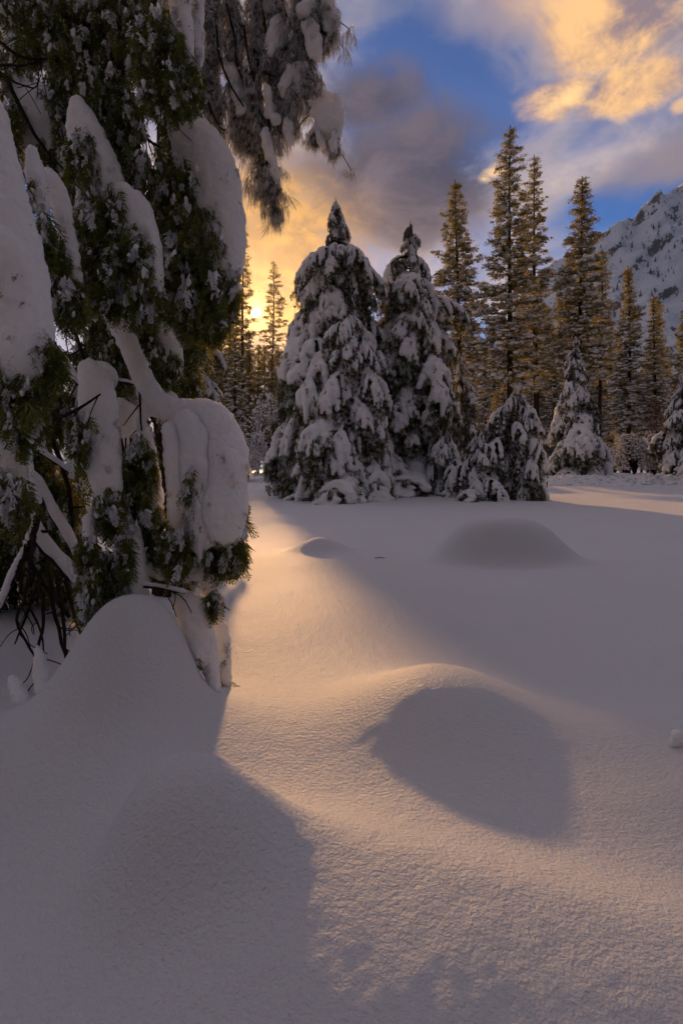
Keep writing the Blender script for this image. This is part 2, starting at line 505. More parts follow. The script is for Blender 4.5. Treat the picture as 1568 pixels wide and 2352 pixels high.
def build_ground():
    nx, ny = 580, 480
    sx = np.linspace(-1, 1, nx)
    ax = 8.2
    xs = np.sinh(sx * ax) / math.sinh(ax) * 640 + 0.15 * 0 + sx * 2.3
    t = np.linspace(0, 1, ny)
    ys = -9 + 9.3 * sstep(0, 0.10, t) * 1.0
    # rows: fine between 0.6 m and 12 m, opening out to the horizon
    a = np.linspace(-9, 0.6, 24, endpoint=False)
    b = 0.6 + (np.exp(np.linspace(0, math.log(1 + 11.4 / 1.2), 380, endpoint=False)) - 1) * 1.2
    c = np.exp(np.linspace(math.log(12.0), math.log(800.0), 120))
    ys = np.concatenate([a, b, c])
    ny = len(ys)
    X, Y = np.meshgrid(xs, ys)
    Z = ground(X, Y)
    q = np.stack([X, Y, Z], -1).reshape(-1, 3)
    fade = (1 - sstep(5, 14, Y)) * (1 - sstep(4, 9, np.abs(X)))
    w = q * np.array([1.0, 0.8, 1.0])
    g = fbm(w * 15, 2, 21).reshape(Z.shape)
    g2 = perlin3(w * 5, 31).reshape(Z.shape)
    Z = Z + fade * (0.0042 * g + 0.003 * g2)
    v = np.stack([X, Y, Z], -1).reshape(-1, 3)
    i = np.arange(ny - 1)[:, None] * nx + np.arange(nx - 1)[None]
    f = np.stack([i, i + 1, i + nx + 1, i + nx], -1).reshape(-1, 4)
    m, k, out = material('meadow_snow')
    co = k.node('ShaderNodeTexCoord').outputs['Object']
    bs = k.node('ShaderNodeBsdfPrincipled')
    n0 = k.noise(co, 0.9, 3, 0.5)
    n1 = k.noise(co, 52, 2, 0.5)
    n2 = k.noise(co, 120, 3, 0.55)
    n3 = k.noise(co, 260, 2, 0.6)
    k.put(bs.inputs['Base Color'], k.mix(n0, (0.66, 0.67, 0.695), (0.72, 0.72, 0.74)))  # darkened below bough snow: tree-versus-ground light contrast put into the colour
    vor = k.node('ShaderNodeTexVoronoi'); vor.inputs['Scale'].default_value = 170
    k.put(vor.inputs['Vector'], co)
    bs.inputs['Roughness'].default_value = 0.55
    bs.inputs['Subsurface Weight'].default_value = 0.3
    bs.inputs['Subsurface Radius'].default_value = (1.0, 0.8, 0.65)
    bs.inputs['Subsurface Scale'].default_value = 0.025
    bs.inputs['Specular IOR Level'].default_value = 0.3
    h = k.m('ADD', k.m('MULTIPLY', n1, 1.0), k.m('ADD', k.m('MULTIPLY', n2, 0.60), k.m('MULTIPLY', n3, 0.22)))
    b_ = k.node('ShaderNodeBump'); b_.inputs['Strength'].default_value = 1.0; b_.inputs['Distance'].default_value = 0.012
    k.put(b_.inputs['Height'], h); k.put(bs.inputs['Normal'], b_.outputs[0])
    k.t.links.new(bs.outputs[0], out.inputs[0])
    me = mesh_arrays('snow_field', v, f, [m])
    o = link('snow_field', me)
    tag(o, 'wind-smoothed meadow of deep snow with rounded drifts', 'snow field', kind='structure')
build_ground()

# ------------------------------------------------------------------ mountain
def build_mountain():
    px = [(700, 1010), (900, 960), (1050, 880), (1150, 740), (1240, 605), (1300, 570), (1372, 528), (1430, 500), (1445, 478), (1482, 448), (1500, 452), (1530, 425), (1570, 405), (1660, 360), (1800, 330), (2100, 380), (2600, 560)]
    Dm = 1500.0
    cx = np.array([(p[0] - CX) / F * Dm for p in px]); cz = np.array([CAMH - (p[1] - HZ) / F * Dm for p in px])
    nx, ny = 300, 140
    xs = np.linspace(cx[0], cx[-1] * 0.8, nx)
    crest = np.interp(xs, cx, cz)
    t = np.linspace(0, 1.35, ny)
    X = np.broadcast_to(xs, (ny, nx)).copy()
    T = np.broadcast_to(t[:, None], (ny, nx))
    Y = 800 + 700 * T + 60 * np.sin(X / 170)
    prof = np.where(T < 1, 0.18 * T + 0.82 * T ** 1.55, 1 - (T - 1) * 1.2)
    Z = crest[None] * prof
    q = np.stack([X, Y, Z], -1).reshape(-1, 3)
    rid = (1 - np.abs(fbm(q * np.array([1, 0.6, 0.4]) / 130, 5, 5))).reshape(X.shape) - 0.8
    n = fbm(q / 55, 5, 8).reshape(X.shape)
    amp = np.clip(T * 1.5, 0, 1)
    Z = Z + amp * (26 * rid + 10 * n) * np.clip(crest[None] / 300, 0.15, 1)
    Y = Y - amp * 25 * n
    S = 0.47                                   # the crest stands about 700 m off
    v = np.stack([X, Y, Z * 0.965], -1).reshape(-1, 3) * S
    i = np.arange(ny - 1)[:, None] * nx + np.arange(nx - 1)[None]
    f = np.stack([i, i + 1, i + nx + 1, i + nx], -1).reshape(-1, 4)
    m, k, out = material('mountain_snow_rock')
    geo = k.node('ShaderNodeNewGeometry')
    co = k.node('ShaderNodeTexCoord').outputs['Object']
    sep = k.node('ShaderNodeSeparateXYZ'); k.put(sep.inputs[0], geo.outputs['Normal'])
    st = k.vm('MULTIPLY', co, (1.0, 1.0, 0.7))
    n1 = k.noise(st, 0.038, 8, 0.68, 0.5)
    n2 = k.noise(st, 0.19, 6, 0.7)
    s = k.m('ADD', sep.outputs[2], k.m('ADD', k.m('MULTIPLY', k.m('SUBTRACT', n1, 0.5), 1.5), k.m('MULTIPLY', k.m('SUBTRACT', n2, 0.5), 1.4)))
    rock = k.ss(s, 0.33, 0.20)
    col = k.mix(rock, (0.86, 0.89, 0.94), k.mix(n2, (0.12, 0.12, 0.13), (0.30, 0.30, 0.31)))
    bs = k.node('ShaderNodeBsdfDiffuse'); k.put(bs.inputs[0], col)
    b_ = k.node('ShaderNodeBump'); b_.inputs['Distance'].default_value = 4.0
    k.put(b_.inputs['Height'], n2); k.put(bs.inputs['Normal'], b_.outputs[0])
    k.t.links.new(bs.outputs[0], out.inputs[0])
    o = link('mountain', mesh_arrays('mountain', v, f, [m]))
    tag(o, 'steep snowy granite mountainside rising behind the tall pines', 'mountain', kind='structure')
    # scattered trees on the slope, far too many to count
    V = v.reshape(ny, nx, 3)
    mb = MB()
    n_t = 2600
    jj = rng.integers(20, int(ny / 1.35) - 2, n_t); ii = rng.integers(0, nx - 1, n_t)
    keep = perlin3(V[jj, ii] / 56, 17) + 0.35 * rng.standard_normal(n_t) > 0.0
    pts = V[jj, ii][keep]
    H = rng.uniform(3.5, 8.5, len(pts))
    cv = []; cf = []
    for a in range(6):
        cv.append((math.cos(a * 1.047) * 0.2, math.sin(a * 1.047) * 0.2, 0.0))
    cv += [(0, 0, 1.0)]
    for a in range(6): cf.append((a, (a + 1) % 6, 6))
    vv, ff = instances(np.array(cv), np.array(cf), pts, rot_z(rng.uniform(0, 6, len(pts))), H)
    mb.add(vv, ff)
    m2, k2, out2 = material('slope_tree')
    d2 = k2.node('ShaderNodeBsdfDiffuse')
    n = k2.noise(k2.node('ShaderNodeTexCoord').outputs['Object'], 0.32, 4, 0.7)
    k2.put(d2.inputs[0], k2.mix(k2.ss(n, 0.4, 0.6), (0.10, 0.10, 0.11), (0.40, 0.41, 0.45)))
    k2.t.links.new(d2.outputs[0], out2.inputs[0])
    o2 = link('slope_trees', mb.mesh('slope_trees', [m2], False))
    tag(o2, 'sparse frosted trees scattered over the snowy mountainside', 'trees', kind='stuff')
build_mountain()

def build_sky_blocker():
    """unseen wooded slope, added behind the viewpoint to cut the sky light"""
    na, nr = 220, 70
    a = np.linspace(math.radians(75), math.radians(285), na)   # bearing from +Y, clockwise
    t = np.linspace(0, 1, nr)
    A, T = np.meshgrid(a, t)
    R = 26 + 210 * T
    X, Y = R * np.sin(A), R * np.cos(A)
    q = np.stack([X, Y, 0 * X], -1).reshape(-1, 3)
    ends = sstep(0, 0.25, (A - a[0])) * sstep(0, 0.25, (a[-1] - A))
    Z = -0.5 + (118 * T + T * 26 * fbm(q / 60, 4, 71).reshape(X.shape) + 5 * np.clip(T * 6, 0, 1) * fbm(q / 9, 3, 75).reshape(X.shape)) * ends
    v = np.stack([X, Y, Z], -1).reshape(-1, 3)
    i = np.arange(nr - 1)[:, None] * na + np.arange(na - 1)[None]
    f = np.stack([i, i + na, i + na + 1, i + 1], -1).reshape(-1, 4)
    m, k, out = material('blocker_slope')
    d = k.node('ShaderNodeBsdfDiffuse')
    n = k.noise(k.node('ShaderNodeTexCoord').outputs['Object'], 0.35, 6, 0.7)
    k.put(d.inputs[0], k.mix(k.ss(n, 0.45, 0.60), (0.040, 0.045, 0.036), (0.26, 0.26, 0.28)))  # albedo of the added slope sets how much fill light it returns
    k.t.links.new(d.outputs[0], out.inputs[0])
    tag(link('sky_blocker_hills', mesh_arrays('sky_blocker_hills', v, f, [m])), 'unseen dark slope added behind the viewpoint to cut sky light', 'sky_blocker_hills', kind='structure')
build_sky_blocker()

# ------------------------------------------------------------------ small templates of foliage
def frond_template(seed, n=11, wid=0.050):
    r = np.random.default_rng(seed)
    v, f = [], []
    def leaf(b, t, w):
        b = np.array(b); t = np.array(t); d = t - b
        s = np.cross(d, (0, 1, 0.15)); s /= np.linalg.norm(s) + 1e-9
        i = len(v)
        v.extend([b + d * 0.12 + s * w * 0.55, t, b + d * 0.2 - s * w * 0.55])
        f.append((i, i + 1, i + 2))
    sway = r.uniform(-0.1, 0.1)
    ax = lambda s: np.array([sway * s * s * 2, 0.16 * s * s, -s])
    leaf(ax(0), ax(1.0), 0.05)
    for i in range(n):
        s = 0.06 + 0.9 * i / n
        for sd in (-1, 1):
            l = (0.40 * (1 - s) + 0.10) * r.uniform(0.75, 1.2)
            b = ax(s)
            leaf(b, b + np.array([sd * l * r.uniform(0.55, 0.75), r.uniform(-0.10, 0.16), -l * r.uniform(0.6, 0.9)]), wid * r.uniform(0.8, 1.3))
    return np.array(v), np.array(f)
FRONDS = [frond_template(i) for i in range(6)]
COATED = [frond_template(50 + i, 6, 0.20) for i in range(4)]
COARSE = [frond_template(40 + i, 7, 0.085) for i in range(4)]

def bundle_template(seed, n=14, spread=0.42, w=0.022):
    r = np.random.default_rng(seed)
    v, f = [], []
    for i in range(n):
        a = r.uniform(0, 6.283); s = spread * math.sqrt(r.uniform(0.05, 1)); L = r.uniform(0.7, 1.0)
        d0 = np.array([math.cos(a) * s * 1.5, math.sin(a) * s * 1.5, -0.55]); d1 = np.array([math.cos(a) * s * 0.8, math.sin(a) * s * 0.8, -1.0])
        m_ = d0 / np.linalg.norm(d0) * L * 0.5
        t = m_ + d1 / np.linalg.norm(d1) * L * 0.5
        side = np.array([-math.sin(a), math.cos(a), 0]) if r.uniform() < 0.5 else np.array([math.cos(a), math.sin(a), 0])
        k0 = len(v)
        v.extend([(0, 0, 0), m_ + side * w * 0.5, m_ - side * w * 0.5, t])
        f.extend([(k0, k0 + 1, k0 + 2), (k0 + 1, k0 + 3, k0 + 2)])
    return np.array(v, dtype=float), np.array(f)
BUNDLES = [bundle_template(60 + i, 22, 0.24, 0.018) for i in range(5)]

def tuft_template(seed, n=14):
    """a pine tuft: needles starring out from a twig end"""
    r = np.random.default_rng(seed)
    v, f = [], []
    for i in range(n):
        d = r.standard_normal(3); d[2] = abs(d[2]) * 0.6 - 0.25; d /= np.linalg.norm(d)
        s = np.cross(d, r.standard_normal(3)); s /= np.linalg.norm(s)
        L = r.uniform(0.65, 1.1); w = r.uniform(0.10, 0.17)
        k0 = len(v)
        v.extend([d * 0.10, d * L + s * w * 0.62, d * L * 0.9 - s * w * 0.62])
        f.append((k0, k0 + 1, k0 + 2))
    return np.array(v), np.array(f)
TUFTS = [tuft_template(80 + i) for i in range(5)]

def scatter(templates, pos, lean, size, r):
    """place hanging templates at points, random heading, leaning a little"""
    n = len(pos)
    V, Fc, off = [], [], 0
    pick = r.integers(0, len(templates), n)
    for t in range(len(templates)):
        s = pick == t
        if not s.any(): continue
        k_ = int(s.sum())
        R = rot_z(r.uniform(0, 6.283, k_)) @ rot_x(r.normal(0, lean, k_)) @ rot_z(r.uniform(0, 6.283, k_))
        v, f = instances(templates[t][0], templates[t][1], pos[s], R, size[s])
        V.append(v); Fc.append(f + off); off += len(v)
    return np.concatenate(V), np.concatenate(Fc)

# ------------------------------------------------------------------ snow-laden firs in the meadow
def make_bough(seed):
    """one drooping bough about 1 m long reaching along +X; returns (bough mesh, snow mesh)"""
    r = np.random.default_rng(seed)
    droop = r.uniform(0.42, 0.62); lift = r.uniform(0.06, 0.16); wig = r.uniform(-0.08, 0.08)
    def main(t):
        return np.array([t * (1 - 0.16 * t * t), wig * math.sin(3 * t), lift * math.sin(2.2 * t) - droop * t ** 2.3])
    wood = MB()
    pts = np.array([main(t) for t in np.linspace(0, 1, 9)])
    wood.add(*tube(pts, np.linspace(0.030, 0.008, 9), 5), 0)
    cen, rad, npos, nsz = [], [], [], []
    for t in np.linspace(0.16, 1.0, 15):
        R = r.uniform(0.030, 0.050)
        cen.append(main(t) + (0, r.normal(0, 0.012), 0.035)); rad.append((R * 1.15, R * 1.1, R * 0.9))
    twigs = []
    for t in np.linspace(0.24, 0.97, 6):
        for sd in (-1, 1):
            tt = min(1.0, t + r.uniform(-0.03, 0.05))
            yaw = sd * r.uniform(0.55, 1.15)
            l = (0.42 * (1 - 0.55 * tt) + 0.07) * r.uniform(0.6, 1.3)
            twigs.append((tt, yaw, l))
    twigs.append((1.0, r.uniform(-0.2, 0.2), 0.2))
    for tt, yaw, l in twigs:
        b = main(tt); d = np.array([math.cos(yaw), math.sin(yaw), 0.0])
        dr = r.uniform(1.0, 1.8)
        pth = np.array([b + d * l * s * (1 - 0.30 * s) + np.array([0, 0, 0.02 * s - l * dr * s ** 1.7]) for s in np.linspace(0, 1, 6)])
        wood.add(*tube(pth, np.linspace(0.012, 0.004, 6), 3), 0)
        if r.uniform() > 0.16:
            big = r.uniform(0.044, 0.074)
            for s in np.linspace(0.15, r.uniform(0.78, 1.0), 7):
                c = b + d * l * s * (1 - 0.30 * s) + np.array([0, 0, 0.03 - l * dr * s ** 1.7])
                R = big * (0.62 + 0.5 * math.sin(math.pi * min(1, s * 0.95)))
                cen.append(c + r.normal(0, 0.006, 3)); rad.append((R * 0.95, R * 0.95, R * 1.15))
        for s in r.uniform(0.12, 1.15, 26):
            c = b + d * l * s * (1 - 0.30 * s) + np.array([0, 0, -0.03 - l * dr * s ** 1.7])
            npos.append(c + r.normal(0, 0.045, 3) + (0, 0, -0.01)); nsz.append(r.uniform(0.10, 0.21))
    for t in r.uniform(0.2, 1.0, 40):
        npos.append(main(t) + r.normal(0, 0.03, 3) + (0, 0, -0.03)); nsz.append(r.uniform(0.08, 0.15))
    v, f = scatter(COARSE, np.array(npos), 0.45, np.array(nsz), r)
    wood.add(v, f, 1)
    V, T, N = blob(np.array(cen), np.array(rad), 0.020, 2, ICO1)
    V = V + N * (0.020 * perlin3(V * 11, seed) + 0.008 * perlin3(V * 28, seed))[:, None]
    return wood.mesh('bough', [M_TWIG, M_FIR]), mesh_arrays('snow_load', V, T, [M_FARLOAD])
BOUGHS = [make_bough(200 + i) for i in range(9)]

def taper_trunk(h, r0, r1=0.02, bend=0.0, seed=0, sides=8, n=14):
    t = np.linspace(0, 1, n)
    x = bend * np.sin(t * 2.0) + 0.02 * h * 0.2 * np.sin(t * 5 + seed)
    p = np.stack([x, 0.5 * bend * np.sin(t * 2.6 + seed), -0.4 + t * (h + 0.4)], -1)
    r = r0 + (r1 - r0) * t ** 0.9
    return p, r

def laden_fir(xd, yt, D, hw, nb, label, seed, base_y=None, lean=0.0, shape=0.85, minlen=0.55, top_bare=True, group='snow-laden firs at the edge of the meadow', low=0.03, fat=1.0, gaps=0.0):
    """xd, yt: where the tip stands; hw: half-width of the skirt in metres"""
    r = np.random.default_rng(seed)
    x, y = (xd - CX) / F * D, D
    z0 = float(ground(x, y))
    H = CAMH - (yt - HZ) / F * D - z0
    root = empty('snowy_fir', (x, y, z0), label, 'tree', group)
    p, rr = taper_trunk(H, 0.018 * H + 0.03, 0.015, lean, seed)
    mb = MB(); mb.add(*tube(p, rr, 8))
    link('trunk', mb.mesh('trunk', [M_BARK]), root)
    ga = 2.39996
    a0 = r.uniform(0, 6.28)
    for i in range(nb):
        u = (i + 0.5) / nb
        h = low + (0.992 - low) * u ** 0.95
        az = a0 + i * ga + r.normal(0, 0.25)
        if r.uniform() < gaps + 0.10 + 0.30 * (math.sin(h * 40 + seed) > 0.55): continue
        lump = 1 + 0.20 * math.sin(h * 23 + seed) * math.sin(az * 2 + seed) + 0.16 * math.sin(az + h * 9 + seed * 1.7) + r.normal(0, 0.14)
        L = max(minlen * (1.15 - 0.75 * h), hw * (1 - h) ** shape * lump) * (1.0 if r.uniform() < 0.8 else 0.72)
        L *= 1 + 0.30 * float(perlin3(np.array([[math.cos(az) * 1.2 + seed, math.sin(az) * 1.2, h * 7.0]]), seed)[0]) * 2
        if 0.87 < h < 0.935 and top_bare: L *= 0.62
        if h > 0.935: L = max(L * 0.9, 0.055 * hw + 0.34 * (1.0 if h < 0.985 else 0.8))
        zz = h * H
        tx = np.interp(zz, p[:, 2], p[:, 0]); ty = np.interp(zz, p[:, 2], p[:, 1])
        bm_, sm_ = BOUGHS[r.integers(0, len(BOUGHS))]
        o = link('bough', bm_, root, (tx, ty, zz))
        pitch = r.normal(0.16, 0.14) + 0.12 * (1 - h) + (0.55 if h > 0.85 else 0.0) * (h - 0.85) / 0.15
        if zz < 0.30 * L: pitch -= 0.12
        o.rotation_euler = (r.normal(0, 0.12), pitch, az)
        sc = L / 0.84
        w = sc * r.uniform(0.9, 1.15) * fat
        o.scale = (sc, w, min(sc * r.uniform(0.85, 1.1), max(0.6, zz / (0.62 * 1.2) + 0.35)))
        if not (top_bare and h > 0.955 and r.uniform() < 0.45) and r.uniform() > 0.04:
            link('snow_load', sm_, o)
    return root

laden_fir(762, 452, 31.5, 3.75, 270, 'tallest snow-plastered fir of the clump, its shaggy tip against the golden cloud', 11, lean=0.25, shape=0.52)
laden_fir(806, 672, 28.6, 2.9, 190, 'snow-laden fir with a bare thin leader, standing in front of the tallest fir', 12, lean=-0.1, shape=0.60)
laden_fir(944, 505, 33.0, 3.2, 240, 'snow-laden fir with palm-like drooping tip, second tallest of the clump', 13, shape=0.48, gaps=0.12)
laden_fir(1160, 880, 28.6, 1.75, 96, 'short stooped fir smothered in snow in front of a bare pine trunk', 14, lean=0.55, shape=0.36, minlen=0.7, top_bare=False)
laden_fir(1098, 985, 28.2, 1.45, 60, 'low rounded young fir buried in snow beside the stooped fir', 15, shape=0.45, minlen=0.7, top_bare=False)
laden_fir(1058, 800, 34.5, 1.45, 84, 'slim snow-covered fir squeezed between the clump and the tall pines', 16, shape=0.6, minlen=0.6, top_bare=False)
laden_fir(1020, 985, 30.2, 1.5, 60, 'small snow-buried fir at the foot of the palm-tipped fir', 17, shape=0.5, minlen=0.6, top_bare=False)
laden_fir(1320, 762, 50.0, 3.1, 150, 'pointed snowy fir standing alone on the snow bank below the tall pines', 18, shape=0.72, minlen=0.7)
laden_fir(1566, 850, 47.0, 2.5, 110, 'snowy fir cut by the right edge of the picture', 19, shape=0.72, minlen=0.7)
laden_fir(1238, 955, 54.0, 1.6, 56, 'dark little fir in the shade beside the lone snowy fir', 20, shape=0.6, minlen=0.6)
laden_fir(462, 700, 9.5, 0.62, 90, 'narrow drooping fir seen behind the near cedar boughs', 21, shape=0.35, minlen=0.35, group='firs behind the near cedar')

# ------------------------------------------------------------------ tall pines
def pine_meshes(H, crown0, R, seed, snow=0.5, nbr=150, fill=1.0, tsz=0.42, shape=0.58):
    r = np.random.default_rng(seed)
    p, rr = taper_trunk(H, 0.0095 * H + 0.08, 0.04, 0.006 * H, seed, 8, 20)
    tr = MB(); tr.add(*tube(p, rr, 8))
    cr, sn = MB(), MB()
    tp, ts, sp, ss_ = [], [], [], []
    for i in range(nbr):
        u = (i + r.uniform()) / nbr
        h = crown0 + (0.985 - crown0) * u
        zz = h * H
        c0 = np.array([np.interp(zz, p[:, 2], p[:, 0]), np.interp(zz, p[:, 2], p[:, 1]), zz])
        az = i * 2.39996 + r.normal(0, 0.4)
        w = (1 - u) ** shape * min(1.0, 0.45 + u * 2.6)
        L = max(0.45, R * w * r.uniform(0.45, 1.12))
        up = r.uniform(-0.42, 0.12) + 0.45 * u
        d = np.array([math.cos(az), math.sin(az), 0.0])
        pth = np.array([c0 + d * L * s + np.array([0, 0, L * (up * s - 0.30 * s * s + 0.22 * s ** 3)]) for s in np.linspace(0, 1, 5)])
        cr.add(*tube(pth, np.linspace(0.05, 0.015, 5), 3), 1)
        nt = int(max(6, L * 10.5 * fill))
        t = np.minimum(0.18 + 0.84 * np.sqrt(r.uniform(0, 1, nt)), 1.0)[:, None]
        b = c0 + d * L * t + np.array([0, 0, 1.0]) * L * (up * t - 0.30 * t * t + 0.22 * t ** 3)
        b = b + r.normal(0, 1, (nt, 3)) * np.array([0.24, 0.24, 0.135]) * (0.5 + 0.6 * L / 2.5)
        q = tsz * r.uniform(0.6, 1.3, nt) * (0.75 + 0.25 * (1 - u))
        tp.append(b); ts.append(q)
        k_ = r.uniform(0, 1, nt) < snow * 0.85 * (1.45 - 1.42 * u)
        if k_.any():
            sp.append(b[k_] + np.stack([0 * q[k_], 0 * q[k_], 0.38 * q[k_]], -1))
            ss_.append(q[k_][:, None] * r.uniform((0.45, 0.45, 0.20), (1.05, 1.05, 0.40), (int(k_.sum()), 3)))
    tp, ts = np.concatenate(tp), np.concatenate(ts)
    if sp: sp, ss_ = np.concatenate(sp), np.concatenate(ss_)
    v, f = scatter(TUFTS, tp, 0.5, ts, r)
    cr.add(v, f, 0)
    if len(sp):
        v, f = instances(ICO1[0], ICO1[1], sp, rot_z(r.uniform(0, 6, len(sp))), ss_)
        v = v + 0.07 * np.stack([perlin3(v * 5, 1), perlin3(v * 5, 2), perlin3(v * 5, 3)], -1)
        sn.add(v, f)
    return tr.mesh('trunk', [M_BARK]), cr.mesh('crown', [M_PINE, M_TWIG]), sn.mesh('snow_load', [M_PUFF])

def pine(xd, yt, D, meshes, H, label, group, rz=0.0, sx=1.0):
    x, y = (xd - CX) / F * D, D
    z0 = float(ground(x, y))
    h = CAMH - (yt - HZ) / F * D - z0
    root = empty('tall_pine', (x, y, z0), label, 'tree', group)
    s = h / H
    root.scale = (s * sx, s * sx, s)
    root.rotation_euler = (0.012 * math.sin(xd * 1.7), 0.012 * math.sin(xd * 2.9 + 1), rz)
    for nme, me in zip(('trunk', 'crown', 'snow_load'), meshes):
        if me: q = link(nme, me, root)
        if me and nme == 'snow_load': q['kind'] = 'stuff'
    return root

G_P = 'tall pines behind the meadow'
def own_pine(xd, yt, D, R, crown0, seed, label, **kw):
    x = (xd - CX) / F * D
    h = CAMH - (yt - HZ) / F * D - float(ground(x, D))
    return pine(xd, yt, D, pine_meshes(h, crown0, R, seed, **kw), h, label, G_P)
own_pine(1052, 408, 64, 4.4, 0.24, 31, 'full-crowned pine nearest the palm-tipped fir', nbr=205, snow=0.62)
own_pine(1164, 286, 58, 4.0, 0.25, 32, 'tallest pine of all, its tip beside a small lit cloud', nbr=205, snow=0.62)
own_pine(1230, 352, 64, 3.3, 0.26, 33, 'slimmer pine rising just behind the tallest pine', nbr=170, snow=0.6)
own_pine(1330, 402, 60, 3.8, 0.30, 34, 'lone tall pine above the pointed snowy fir', nbr=190, snow=0.62)
own_pine(1374, 570, 62, 1.7, 0.40, 35, 'thin pine with long bare trunk beside the pointed snowy fir', nbr=75, snow=0.5)
own_pine(1442, 612, 76, 2.9, 0.22, 36, 'medium pine below the snowy mountainside, right of the thin bare-trunked pine', nbr=180, snow=0.66)
own_pine(1500, 678, 82, 2.4, 0.20, 37, 'shorter pine between the medium pine and the edge pine', nbr=140, snow=0.55)
own_pine(1584, 640, 70, 3.3, 0.15, 38, 'broad pine cut by the right edge below the mountain', nbr=160, snow=0.6)
own_pine(553, 512, 110, 4.2, 0.22, 39, 'tall pine left of the sun, half hidden by the near boughs', nbr=165, snow=0.25)
own_pine(627, 598, 120, 5.6, 0.18, 40, 'pine just right of the sun, dark against the golden cloud', nbr=165, snow=0.25)

STOCK = []
for i in range(5):
    STOCK.append((22.0, pine_meshes(22.0, (0.12, 0.2, 0.08, 0.28, 0.15)[i], (2.4, 2.0, 2.7, 1.9, 2.3)[i], 300 + i, snow=0.75, nbr=125, tsz=0.44)))
GOLD = [(22.0, pine_meshes(22.0, 0.1, 2.6, 320 + i, snow=0.22, nbr=125, tsz=0.46)) for i in range(2)]
r0 = np.random.default_rng(5)
def stand(xs, ys, Ds, kind, slots, group, stock=STOCK):
    """background pines; each label says between which nearer things the tree shows, and how tall it is there"""
    slot = [next(i for i, (lim, _) in enumerate(slots) if x < lim) for x in xs]
    for j, (xd, yt, D) in enumerate(zip(xs, ys, Ds)):
        H, me = stock[int(r0.integers(0, len(stock)))]
        peers = sorted(ys[k_] for k_ in range(len(xs)) if slot[k_] == slot[j])
        word = 'tallest ' if len(peers) > 1 and yt == peers[0] else 'shortest ' if len(peers) > 2 and yt == peers[-1] else ''
        pine(xd, yt, D, me, H, word + kind + ' ' + slots[slot[j]][1], group, r0.uniform(0, 6.28), r0.uniform(0.85, 1.2))
SLOTS_R = [(1052, 'behind the palm-tipped fir'), (1164, 'between the full-crowned pine and the tallest pine'), (1230, 'between the tallest pine and the slimmer pine'),
           (1330, 'between the slimmer pine and the lone tall pine'), (1374, 'between the lone tall pine and the bare-trunked pine'),
           (1442, 'between the bare-trunked pine and the medium pine'), (1500, 'between the medium pine and the shorter pine'), (9999, 'beyond the shorter pine by the right edge')]
SLOTS_L = [(500, 'behind the near cedar boughs'), (556, 'under the tall pine left of the sun'), (592, 'directly below the sun'), (655, 'under the pine right of the sun'), (9999, 'peeping out behind the tallest fir')]
xs = np.linspace(985, 1640, 44) + r0.normal(0, 9, 44)
stand(xs, r0.uniform(660, 850, 44) + np.where(xs < 1145, 60, 0), r0.uniform(84, 120, 44),
      'snow-dusted background pine', SLOTS_R, 'crowded background pines on the right')
xs = np.concatenate([np.linspace(430, 572, 12), np.linspace(578, 700, 9)]) + r0.normal(0, 4, 21)
stand(xs, np.concatenate([r0.uniform(650, 840, 12), np.where(np.linspace(565, 700, 9) < 655, r0.uniform(782, 812, 9), 860)]), r0.uniform(75, 115, 21),
      'backlit golden pine', SLOTS_L, 'backlit woods below the sun', GOLD + STOCK[:1])
xs = np.linspace(700, 1000, 9) + r0.normal(0, 8, 9)
stand(xs, r0.uniform(900, 960, 9), r0.uniform(95, 125, 9), 'distant pine', [(9999, 'mostly hidden behind the two big snow-laden firs')], 'pines hidden behind the clump')

# ------------------------------------------------------------------ bare shrubs bowed by snow
def shrub_mesh(w, h, seed, n=60):
    r = np.random.default_rng(seed)
    wd, sn = MB(), MB()
    sp, sr = [], []
    for i in range(n):
        az = r.uniform(0, 6.28); reach = w * r.uniform(0.3, 1.0); top = h * r.uniform(0.5, 1.0)
        d = np.array([math.cos(az), math.sin(az), 0])
        end = r.uniform(0.2, 0.85) * top
        pts = curve([(0, 0, 0), d * reach * 0.35 + (0, 0, top * 0.75), d * reach * 0.7 + (0, 0, top), d * reach + (0, 0, end)], 10)
        wd.add(*tube(pts, np.linspace(0.03, 0.008, 10), 3), 0)
        for s in range(3, 10):
            for q in range(3):
                c = pts[s] + r.normal(0, 0.06 * w, 3) * (1, 1, 0.8)
                if q: wd.add(*tube(np.array([pts[s], (pts[s] + c) / 2 + (0, 0, 0.03), c]), 0.007, 3), 0)
                sp.append(c + (0, 0, 0.02)); sr.append(r.uniform(0.03, 0.085) * np.array([1.3, 1.3, 0.75]))
    v, f = instances(ICO1[0], ICO1[1], np.array(sp), rot_z(r.uniform(0, 6, len(sp))), np.array(sr))
    sn.add(v, f)
    return wd.mesh('stems', [M_TWIG]), sn.mesh('snow_load', [M_PUFF])
SHRUBS = [shrub_mesh(2.0, 3.0, 401), shrub_mesh(1.5, 2.2, 402), shrub_mesh(1.6, 4.4, 403, 70)]
def shrub(xd, D, kind, s, label, rz=0.0, group='frosted shrubs at the wood edge', sz=1.0):
    x = (xd - CX) / F * D
    o = empty('frosted_shrub', (x, D, float(ground(x, D))), label, 'shrub', group)
    o.scale = (s, s, s * sz); o.rotation_euler = (0, 0, rz)
    link('stems', SHRUBS[kind][0], o); tag(link('snow_load', SHRUBS[kind][1], o), kind='stuff')
shrub(1455, 52, 0, 1.15, 'domed frosted shrub right of the pointed snowy fir', 0.4, sz=1.15)
shrub(1502, 50, 1, 0.9, 'small frosted shrub under the leaning snowy log', 1.9)
shrub(1410, 57, 1, 1.2, 'frosted shrub behind the skirts of the pointed snowy fir', 3.0)
shrub(592, 60, 2, 1.0, 'tall frosted shrub at the foot of the sunlit woods', 0.9)
